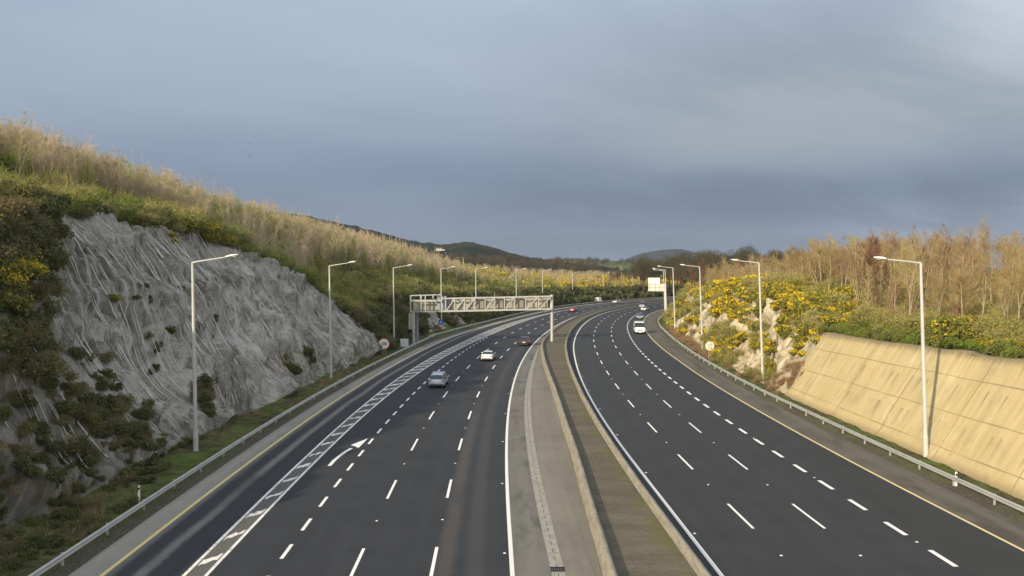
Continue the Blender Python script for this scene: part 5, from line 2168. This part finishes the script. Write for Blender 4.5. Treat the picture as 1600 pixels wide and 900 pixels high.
LOG.append(plant(sh[m_ >= .74], pr_tw, ld_tw, 1.25, 'bright_shrub', 'fresh bright green shrub among darker ones on the left hillside', 'green shrub',
                 'bright green shrubs on the left hillside', {'stems': 'twig_green', 'foliage': 'leaf_bright'}, 90, 'shrubbery', main='foliage'))

# --- left: dark scrub on the lower slope past the rock, and on the near slope
dk = [scatter('L', 116, 335, lambda s: s * 0 + 3.0, lambda s: dtl(s) + 5, .42, 1.1, 2.2, keep=lambda S, D: ~((S > 158) & (S < 188) & (D < 9.0) & (nz(S, D, 5, 8) > .48))),
      scatter('L', 200, 430, 2.6, 9.0, .42, 1.8, 3.1),
      cluster('L', [(25, 350, 28, 22, 16, .9, 1.6), (20, 380, 20, 30, 22, .9, 1.5), (60, 365, 16, 16, 10, .7, 1.1), (20, 430, 22, 30, 16, .8, 1.4), (45, 400, 22, 22, 10, .7, 1.2), (20, 540, 25, 40, 16, .5, 1.0),
                    (80, 580, 35, 25, 12, .5, .9), (165, 600, 22, 18, 7, .4, .7), (165, 685, 30, 26, 20, .5, 1.1), (185, 640, 22, 22, 16, .5, 1.0), (120, 640, 30, 26, 14, .5, .9), (60, 620, 40, 30, 14, .4, .8), (215, 700, 14, 14, 8, .4, .8), (40, 740, 45, 45, 34, .35, .75), (90, 700, 30, 25, 14, .4, .8), (130, 770, 60, 20, 18, .3, .6), (95, 850, 60, 26, 18, .25, .5), (590, 470, 18, 20, 10, .9, 1.4), (570, 430, 14, 10, 8, .9, 1.3),
                    (325, 632, 9, 10, 5, .9, 1.3), (318, 650, 8, 8, 4, .6, .9), (457, 572, 7, 9, 6, .8, 1.2), (478, 560, 5, 8, 2, .7, 1.0), (200, 470, 5, 4, 3, .35, .5), (265, 572, 6, 3, 3, .35, .5),
                    (218, 482, 5, 3, 3, .3, .5), (250, 535, 8, 8, 5, .4, .7), (150, 555, 14, 8, 6, .4, .7), (140, 338, 25, 5, 9, .7, 1.2), (240, 330, 30, 6, 8, .6, 1.0), (120, 790, 60, 25, 14, .4, .7),
                    (340, 505, 4, 6, 3, .35, .6), (280, 460, 3, 8, 2, .35, .5)])]
nr = scatter('L', 22, 62, lambda s: s * 0 + 5.0, lambda s: dtl(s) + 7, 1.1, .8, 1.6)
_px, _py, _ = proj(nr[:, 0], nr[:, 1], nr[:, 2])
nr = nr[(_px < 75 + 45 * (fbm(nr[:, 1] / 2.0, nr[:, 2] / 2.0, 7, 2) - .3)) & (_px > -260) & (_py < 600)]
vg = scatter('L', 26, 60, 1.4, lambda s: toe_l(s) + 1.5, 1.6, .25, .55, keep=lambda S, D: (D > 1.2 + (S - 30) * .06) & (nz(S, D, 3, 12) > .42))
dk = np.concatenate(dk + [nr, vg])
m_ = RNG.uniform(0, 1, len(dk))
pr_d = [shrub(80 + i, 1000, .13, 1.05, 1.3, 12, 60) for i in range(5)]
ld_d = [shrub(90 + i, 170, .32, 1.05, 1.3, 8, 12, .04) for i in range(4)]
LOG.append(plant(dk[m_ < .50], pr_d, ld_d, 1.3, 'dark_shrub', 'dark green scrub bush growing on the lower left slope', 'scrub bush',
                 'dark scrub bushes on the left slope', {'stems': 'bark_dark', 'foliage': 'leaf_dark'}, 240, 'undergrowth', main='foliage'))
pr_b = [shrub(100 + i, 620, .10, 1.05, 1.3, 10, 320, .016) for i in range(4)]
ld_b = [shrub(110 + i, 90, .24, 1.05, 1.3, 8, 50, .045) for i in range(3)]
LOG.append(plant(dk[m_ >= .50], pr_b, ld_b, 1.3, 'bare_shrub', 'bare brown twiggy bush between dark scrub on the lower left slope', 'twiggy bush',
                 'bare brown bushes on the left slope', {'stems': 'twig_brown', 'foliage': 'leaf_mid'}, 220, 'undergrowth', main='foliage'))

# --- left: gorse along the lip of the rock and far beyond the gantry
pr_go = [gorse(120 + i, nf=n_) for i, n_ in enumerate((80, 220, 360, 480, 620, 460, 160))]
ld_go = [gorse(130 + i, 120, .28, 130, .24) for i in range(4)]
g1 = cluster('L', [(187, 333, 8, 3, 6, .8, 1.2), (215, 332, 8, 3, 5, .8, 1.2), (240, 337, 8, 4, 6, .8, 1.1), (262, 350, 6, 6, 4, .6, .9), (272, 372, 4, 4, 3, .5, .8), (310, 360, 10, 4, 8, .9, 1.3), (335, 370, 8, 4, 8, .9, 1.4),
                   (358, 380, 8, 3, 8, .9, 1.3), (8, 470, 9, 14, 22, .8, 1.2), (14, 540, 9, 6, 7, .5, .8), (4, 430, 6, 8, 5, .7, 1.0), (390, 388, 8, 4, 4, .6, .9), (180, 478, 3, 3, 2, .4, .6), (30, 445, 14, 10, 4, .5, .8)])
g1[:, 3] *= 1.4
LOG.append(plant(g1, pr_go, ld_go, 1.2, 'gorse_bush', 'yellow flowering gorse bush along the lip of the left rock face', 'gorse',
                 'gorse bushes along the left rock lip', {'stems': 'bark_dark', 'foliage': 'gorse_leaf', 'blossom': 'gorse_flower'}, 80, 'gorse_mass', main='foliage'))
g2 = np.concatenate([scatter('L', 255, 470, lambda s: dtl(s) + 3, lambda s: s * 0 + 55, .20, 1.3, 2.4, keep=lambda S, D: nz(S, D, 14, 4) > .42),
                     scatter('L', 190, 255, lambda s: dtl(s) + 3, lambda s: s * 0 + 30, .02, 1.2, 2.0)])
LOG.append(plant(g2, pr_go, ld_go, 1.2, 'gorse_bush', 'distant yellow gorse bush on the bank beyond the gantry', 'gorse',
                 'gorse bushes beyond the gantry', {'stems': 'bark_dark', 'foliage': 'gorse_leaf', 'blossom': 'gorse_flower'}, 50, 'gorse_mass', main='foliage'))

# --- right: birches behind the wall
bt = scatter('R', 22, 150, lambda s: dtr(s) + 5.5, lambda s: s * 0 + 46, .115, .62, 1.0)
bt2 = scatter('R', 150, 330, lambda s: dtr(s) + 3.5, lambda s: s * 0 + 46, .09, .6, .95)
bt = np.concatenate([bt, bt2])
bt[:, 3] *= .72 + .6 * fbm(bt[:, 0] / 6.0, bt[:, 1] / 6.0, 47, 3)
m_ = RNG.uniform(0, 1, len(bt))
pr_r = [birch(140 + i, 7.4, stems=1 + i % 3, nb=50, nt=13, spread=.25, start=.22, tw=.015, tl=(.3, .9), up=1.1) for i in range(7)] + [forked(150 + i, 7.6, 22, 18, .016) for i in range(3)]
ld_r = [birch(160 + i, 7.4, stems=1 + i % 2, nb=30, nt=11, spread=.26, start=.16, tw=.032, up=.95, lod=True) for i in range(4)]
LOG.append(plant(bt[m_ < .32], pr_r, ld_r, 7.4, 'russet_birch', 'bare birch with russet brown twigs among paler ones on the right bank', 'russet birch',
                 'russet birches on the right bank', {'trunk': 'bark_pale', 'crown': 'twig_russet'}, 130, 'birch_thicket'))
LOG.append(plant(bt[(m_ >= .32) & (m_ < .93)], pr_r, ld_r, 7.4, 'birch_tree', 'bare birch tree with pale trunk standing on the bank above the right lanes', 'birch tree',
                 'bare birches on the right bank', {'trunk': 'bark_pale', 'crown': 'twig_right'}, 260, 'birch_thicket'))
pr_rd = [birch(170 + i, 6.4, stems=2, nb=60, nt=18, spread=.26, start=.12, tw=.026, up=1.3) for i in range(2)]
red = bt[m_ >= .975].copy()
rx = []
for px, dep in ((1366, 92), (1358, 96), (1374, 97), (1082, 190), (1100, 170)):
    X_ = (px - 800) / F * dep
    s_, o_ = inv(X_, dep)
    e_ = o_ - float(off('R', s_))
    rx.append((X_, dep, float(z_right(np.array([s_]), np.array([e_]))[0]), 1.15))
red = np.concatenate([red[:4], np.array(rx)])
LOG.append(plant(red, pr_rd, pr_rd, 6.4, 'red_twigged_tree', 'reddish twiggy tree standing out among the tan birches on the right bank', 'red tree',
                 'reddish trees on the right bank', {'trunk': 'bark_dark', 'crown': 'twig_red'}, 12, 'birch_thicket'))
# a few taller birches that show above the rest
tl_ = []
for px, dep, hgt in ((1420, 74, 1.18), (1500, 70, 1.02), (1590, 62, .82), (1385, 90, .95), (1330, 96, 1.0), (1548, 80, 1.0), (1216, 150, 1.0)):
    X_ = (px - 800) / F * dep
    s_, o_ = inv(X_, dep)
    e_ = o_ - float(off('R', s_))
    tl_.append((X_, dep, float(z_right(np.array([s_]), np.array([e_]))[0]), hgt))
LOG.append(plant(np.array(tl_), pr_r[5:], ld_r, 7.6, 'tall_birch', 'taller birch with pale forked trunk rising over the thicket on the right bank', 'tall birch',
                 'taller birches on the right bank', {'trunk': 'bark_pale', 'crown': 'twig_right'}, 12, 'birch_thicket'))

# --- right: undergrowth
us = scatter('R', 20, 330, lambda s: dtr(s) + 3.2, lambda s: s * 0 + 36, .25, 1.0, 2.1)
m_ = RNG.uniform(0, 1, len(us))
LOG.append(plant(us[m_ < .6], pr_b, ld_b, 1.3, 'olive_bush', 'olive brown twiggy shrub under the birches on the right bank', 'bramble',
                 'olive brown undergrowth on the right bank', {'stems': 'twig_right', 'foliage': 'leaf_olive'}, 200, 'undergrowth', main='foliage'))
LOG.append(plant(us[m_ >= .6], pr_tw, ld_tw, 1.25, 'leafy_bush', 'green leafy shrub under the birches on the right bank', 'leafy bramble',
                 'green undergrowth on the right bank', {'stems': 'twig_right', 'foliage': 'leaf_olive'}, 140, 'undergrowth', main='foliage'))
fr_ = np.concatenate([scatter('R', 20, 86, lambda s: dtr(s) + .2, lambda s: dtr(s) + 4.0, .55, .55, 1.0),
                      cluster('R', [(1335, 508, 20, 6, 14, .8, 1.2), (1430, 520, 12, 5, 8, .7, 1.1), (1565, 535, 14, 6, 8, .7, 1.1)])])
LOG.append(plant(fr_, pr_m, ld_m, 1.25, 'bramble_bush', 'bright green bramble spilling over the lip of the beige wall', 'green bramble',
                 'bright brambles along the lip of the beige wall', {'stems': 'bark_dark', 'foliage': 'leaf_bright'}, 160, 'undergrowth', main='foliage'))
# --- right: gorse slope
gs = np.concatenate([scatter('R', 87, 205, 2.4, lambda s: dtr(s) + 7, .85, .8, 1.4,
                             keep=lambda S, D: (nz(S, D, 4.0, 14) > .515 - .30 * (D / 12.0 - .35))),
                     cluster('R', [(1262, 508, 9, 14, 20, .9, 1.3), (1245, 535, 7, 9, 9, .6, .9), (1225, 560, 5, 10, 3, .5, .8)])])
gs[:, 3] *= .95 + .6 * fbm(gs[:, 0] / 4.0, gs[:, 1] / 4.0, 48, 2)
_px, _py, _ = proj(gs[:, 0], gs[:, 1], gs[:, 2] + .5)
ok_ = np.ones(len(gs), bool)
for cx, cy, ax_, ay_ in ((1228, 575, 15, 38), (1212, 520, 9, 26), (1108, 500, 9, 24), (1090, 525, 7, 20), (1160, 575, 20, 16), (1135, 500, 9, 12), (1172, 520, 8, 12), (1188, 570, 9, 30), (1085, 470, 8, 7), (1242, 520, 6, 18)):
    ok_ &= ((_px - cx) / ax_) ** 2 + ((_py - cy) / ay_) ** 2 > 1.0 + .6 * RNG.uniform(0, 1, len(gs))
gs = gs[ok_]
m_ = RNG.uniform(0, .4, len(gs)) + 1.2 * fbm(gs[:, 1] / 5.0, gs[:, 2] / 3.5, 49, 3) - .12 * (gs[:, 2] - 6) / 5
LOG.append(plant(gs[m_ < .92], pr_go, ld_go, 1.2, 'gorse_bush', 'yellow flowering gorse bush on the rocky right slope', 'gorse',
                 'gorse bushes on the right slope', {'stems': 'bark_dark', 'foliage': 'gorse_leaf', 'blossom': 'gorse_flower'}, 130, 'gorse_mass', main='foliage'))
LOG.append(plant(gs[m_ >= .92], pr_b, ld_b, 1.3, 'slope_shrub', 'olive brown twiggy shrub between gorse on the rocky right slope', 'slope shrub',
                 'brown shrubs on the right slope', {'stems': 'twig_right', 'foliage': 'leaf_olive'}, 150, 'undergrowth', main='foliage'))
gl_ = cluster('R', [(1503, 536, 7, 4, 11, 1.6, 2.4), (1486, 540, 7, 2, 7, .8, 1.1), (1545, 546, 9, 2, 8, .8, 1.3), (1590, 551, 9, 2, 8, .8, 1.3), (1412, 530, 5, 2, 5, .7, 1.0), (1520, 532, 12, 4, 7, 1.5, 2.1)])
LOG.append(plant(gl_, pr_go, ld_go, 1.2, 'gorse_bush', 'small gorse bush in flower above the lip of the beige wall', 'gorse',
                 'gorse bushes above the beige wall', {'stems': 'bark_dark', 'foliage': 'gorse_leaf', 'blossom': 'gorse_flower'}, 40, 'gorse_mass', main='foliage'))
ru = np.concatenate([cluster('R', [(1236, 592, 8, 12, 26, .5, .85), (1216, 600, 8, 5, 14, .4, .7), (1250, 575, 5, 8, 8, .5, .8), (1072, 515, 12, 14, 14, .9, 1.4), (1062, 480, 8, 12, 8, .9, 1.3), (1215, 610, 14, 6, 8, .4, .7)]),
                     scatter('R', 88, 180, 1.0, 3.2, .5, .4, .8)])
pr_rs = [shrub(280 + i, 200, .07, 1.1, 1.3, 9, 620, .012) for i in range(3)]
LOG.append(plant(ru, pr_rs, pr_rs, 1.3, 'rusty_shrub', 'rust brown dry bush at the foot of the right slope', 'dry bush',
                 'dry brown bushes at the foot of the right slope', {'stems': 'twig_russet', 'foliage': 'leaf_rust'}, 120, 'undergrowth', main='foliage'))
# far right bank
fr2 = scatter('R', 205, 520, 2.5, 40, .12, 1.3, 2.4)
LOG.append(plant(fr2, pr_b, ld_b, 1.3, 'far_shrub', 'brown shrub on the bank past the white direction sign', 'far shrub',
                 'brown shrubs on the far right bank', {'stems': 'twig_right', 'foliage': 'leaf_olive'}, 60, 'undergrowth', main='foliage'))

# --- grass on the verges
def tuft(seed, n=26, h=.28):
    rs = np.random.RandomState(seed)
    d = unit(np.stack([rs.normal(0, .5, n), rs.normal(0, .5, n), np.full(n, 1.0)], -1))
    return {'foliage': blades(rs.normal(0, .12, (n, 3)) * [1, 1, 0], d, rs.uniform(.5, 1.2, n) * h, .022, rs, tip=.2)}


def tufts(P, nm, m):
    LOG.append(plant(P, [], [tuft(i) for i in range(5)], .3, nm, '', '', '', {'foliage': m}, 0, nm))


tufts(np.concatenate([scatter('L', 28, 120, -.35, lambda s: toe_l(s) + 1.0, 3.0, .5, 1.3, keep=lambda S, D: nz(S, D, 6, 2) > .45),
                      scatter('L', 120, 230, -.35, 3.5, 1.5, .6, 1.4)]), 'grass', 'grass_blade')
tufts(scatter('R', 28, 200, -.5, 1.7, 3.0, .4, .9, keep=lambda S, D: nz(S, D, 4, 3) > .46), 'grass', 'grass_blade')
dry = scatter('L', 26, 120, 1.2, lambda s: toe_l(s) + 2.5, 1.6, .8, 1.9, keep=lambda S, D: nz(S, D, 5, 6) < .55)
tufts(dry, 'dry_grass', 'leaf_rust')

# --- far woods
def ridge_trees(prof, dist, n, protos, mats, name, label, cat, group, h, hmin, hmax, below=10, jit=30, x0=None, x1=None, sink=.3):
    xs_ = [p[0] for p in prof]
    ys_ = [p[1] for p in prof]
    P = []
    for i in range(n):
        px = RNG.uniform(x0 or xs_[0], x1 or xs_[-1])
        dy = RNG.uniform(0, 1) ** 1.5 * below
        d_ = dist - dy * 9 - RNG.uniform(0, jit)
        x, y, z = atdepth(px, np.interp(px, xs_, ys_) + dy, d_)
        P.append((x, y, z - sink * h, RNG.uniform(hmin, hmax)))
    P = np.array(P)
    LOG.append(plant(P, protos, protos, h, name, label, cat, group, mats, n, 'woods'))


con = [conifer(200 + i) for i in range(4)]
wd = [tree_round(210 + i) for i in range(5)]
cm_ = {'trunk': 'bark_dark', 'crown': 'conifer_leaf'}
wm = {'trunk': 'bark_dark', 'crown': 'wood_far'}
ridge_trees(HILL1, 900, 290, con, cm_, 'conifer', 'dark conifer on the wooded ridge behind the left hillside', 'conifer', 'conifers on the far left ridge', 11, .35, .75, below=18, x0=480, x1=900, sink=.45)
ridge_trees([(700, 398), (780, 403), (840, 406), (900, 412), (950, 417)], 640, 130, wd, wm, 'copse_tree', 'bare dark tree in the woods behind the gorse bank', 'copse tree', 'bare trees behind the gorse bank', 12, .5, .95, below=8, sink=.55)
ridge_trees([(960, 411), (985, 408), (1010, 404), (1060, 405), (1090, 402), (1110, 399), (1160, 397), (1230, 398), (1330, 402), (1600, 396)], 430, 170, wd, wm, 'woodland_tree', 'bare brown tree in the wood behind the right bank', 'woodland tree', 'bare trees behind the right bank', 12, .7, 1.2, below=14, jit=60, x0=1000, x1=1420, sink=.80)
ridge_trees([(940, 412), (960, 409), (1000, 405), (1040, 404)], 470, 36, wd, wm, 'bend_tree', 'small bare tree above the gorse at the bend of the road', 'bend tree', 'small bare trees above the bend', 12, .35, .55, below=8, sink=.75)
ridge_trees([(820, 409), (900, 408), (960, 410), (1010, 412)], 1150, 60, wd, wm, 'skyline_tree', 'tiny dark tree on the skyline in the middle distance', 'skyline tree', 'small trees on the middle skyline', 12, .6, 1.0, below=4, sink=.3)

# house on the wooded ridge
x, y, z = atdepth(686, 391.6, 745)
hs_ = root('house', (x, y, z), 'small white house with red brown roof among trees on the far ridge', 'house', rz=.2)
hs_.scale = (.62, .62, .62)
MB().box((0, 0, 1.4), (9, 6, 3.4)).build('wall', 'house_wall', hs_)
MB().add([(-4.8, -3.4, 3.05), (4.8, -3.4, 3.05), (4.8, 3.4, 3.05), (-4.8, 3.4, 3.05), (-4.8, 0, 5.0), (4.8, 0, 5.0)], [(0, 1, 5, 4), (2, 3, 4, 5), (0, 4, 3), (1, 2, 5), (3, 2, 1, 0)]).build('roof', 'house_roof', hs_)
for dx in (-2.8, .2, 2.9):
    MB().box((dx, -3.03, 1.7), (1.1, .1, 1.1)).build('window', 'glass_dark', hs_)
MB().box((6.6, .5, .9), (3.6, 4.5, 2.0)).build('extension', 'house_wall', hs_)
x, y, z = atdepth(667, 389.5, 790)

# pylons on the skyline
for px, top, bot, dep in ((903, 386.5, 404, 2300), (954, 391, 406, 2500)):
    x, y, zt2 = atdepth(px, top, dep)
    zb2 = atdepth(px, bot, dep)[2]
    H_ = zt2 - zb2
    p_ = root('pylon', (x, y, zb2), 'thin lattice pylon on the far skyline, ' + ('the left of two' if px == 903 else 'the right of two'), 'pylon', rz=.4)
    mb = MB()
    for a_ in (-1, 1):
        for b_ in (-1, 1):
            mb.bar((a_ * 2.6, b_ * 2.6, 0), (a_ * .4, b_ * .4, H_), .45)
    for k in range(6):
        z0, z1 = H_ * k / 6, H_ * (k + 1) / 6
        w0, w1 = 2.6 - 2.2 * k / 6, 2.6 - 2.2 * (k + 1) / 6
        mb.bar((-w0, -w0, z0), (w1, -w1, z1), .25).bar((w0, -w0, z0), (-w1, -w1, z1), .25)
    mb.build('mast', 'pylon', p_)
    for f_ in (.68, .80, .92):
        MB().bar((-4.2, 0, H_ * f_), (4.2, 0, H_ * f_), .4).build('cross_arm', 'pylon', p_)

# ------------------------------------------------------------------ air
hz = bpy.data.materials.new('haze')
hz.use_nodes = True
g = NT(hz.node_tree)
out = g.node('ShaderNodeOutputMaterial')
pv = g.node('ShaderNodeVolumePrincipled')
pv.inputs['Color'].default_value = (.78, .86, 1.0, 1)
pv.inputs['Density'].default_value = .00009
pv.inputs['Anisotropy'].default_value = .2
g.t.links.new(pv.outputs[0], out.inputs['Volume'])
MATS['haze'] = hz
HAZE = True
if HAZE:
    mb = MB().box((0, 1900, 110), (7000, 4600, 235))
    ho = mb.build('haze', 'haze')
    ho['kind'] = 'stuff'
print('PLANTS', LOG)
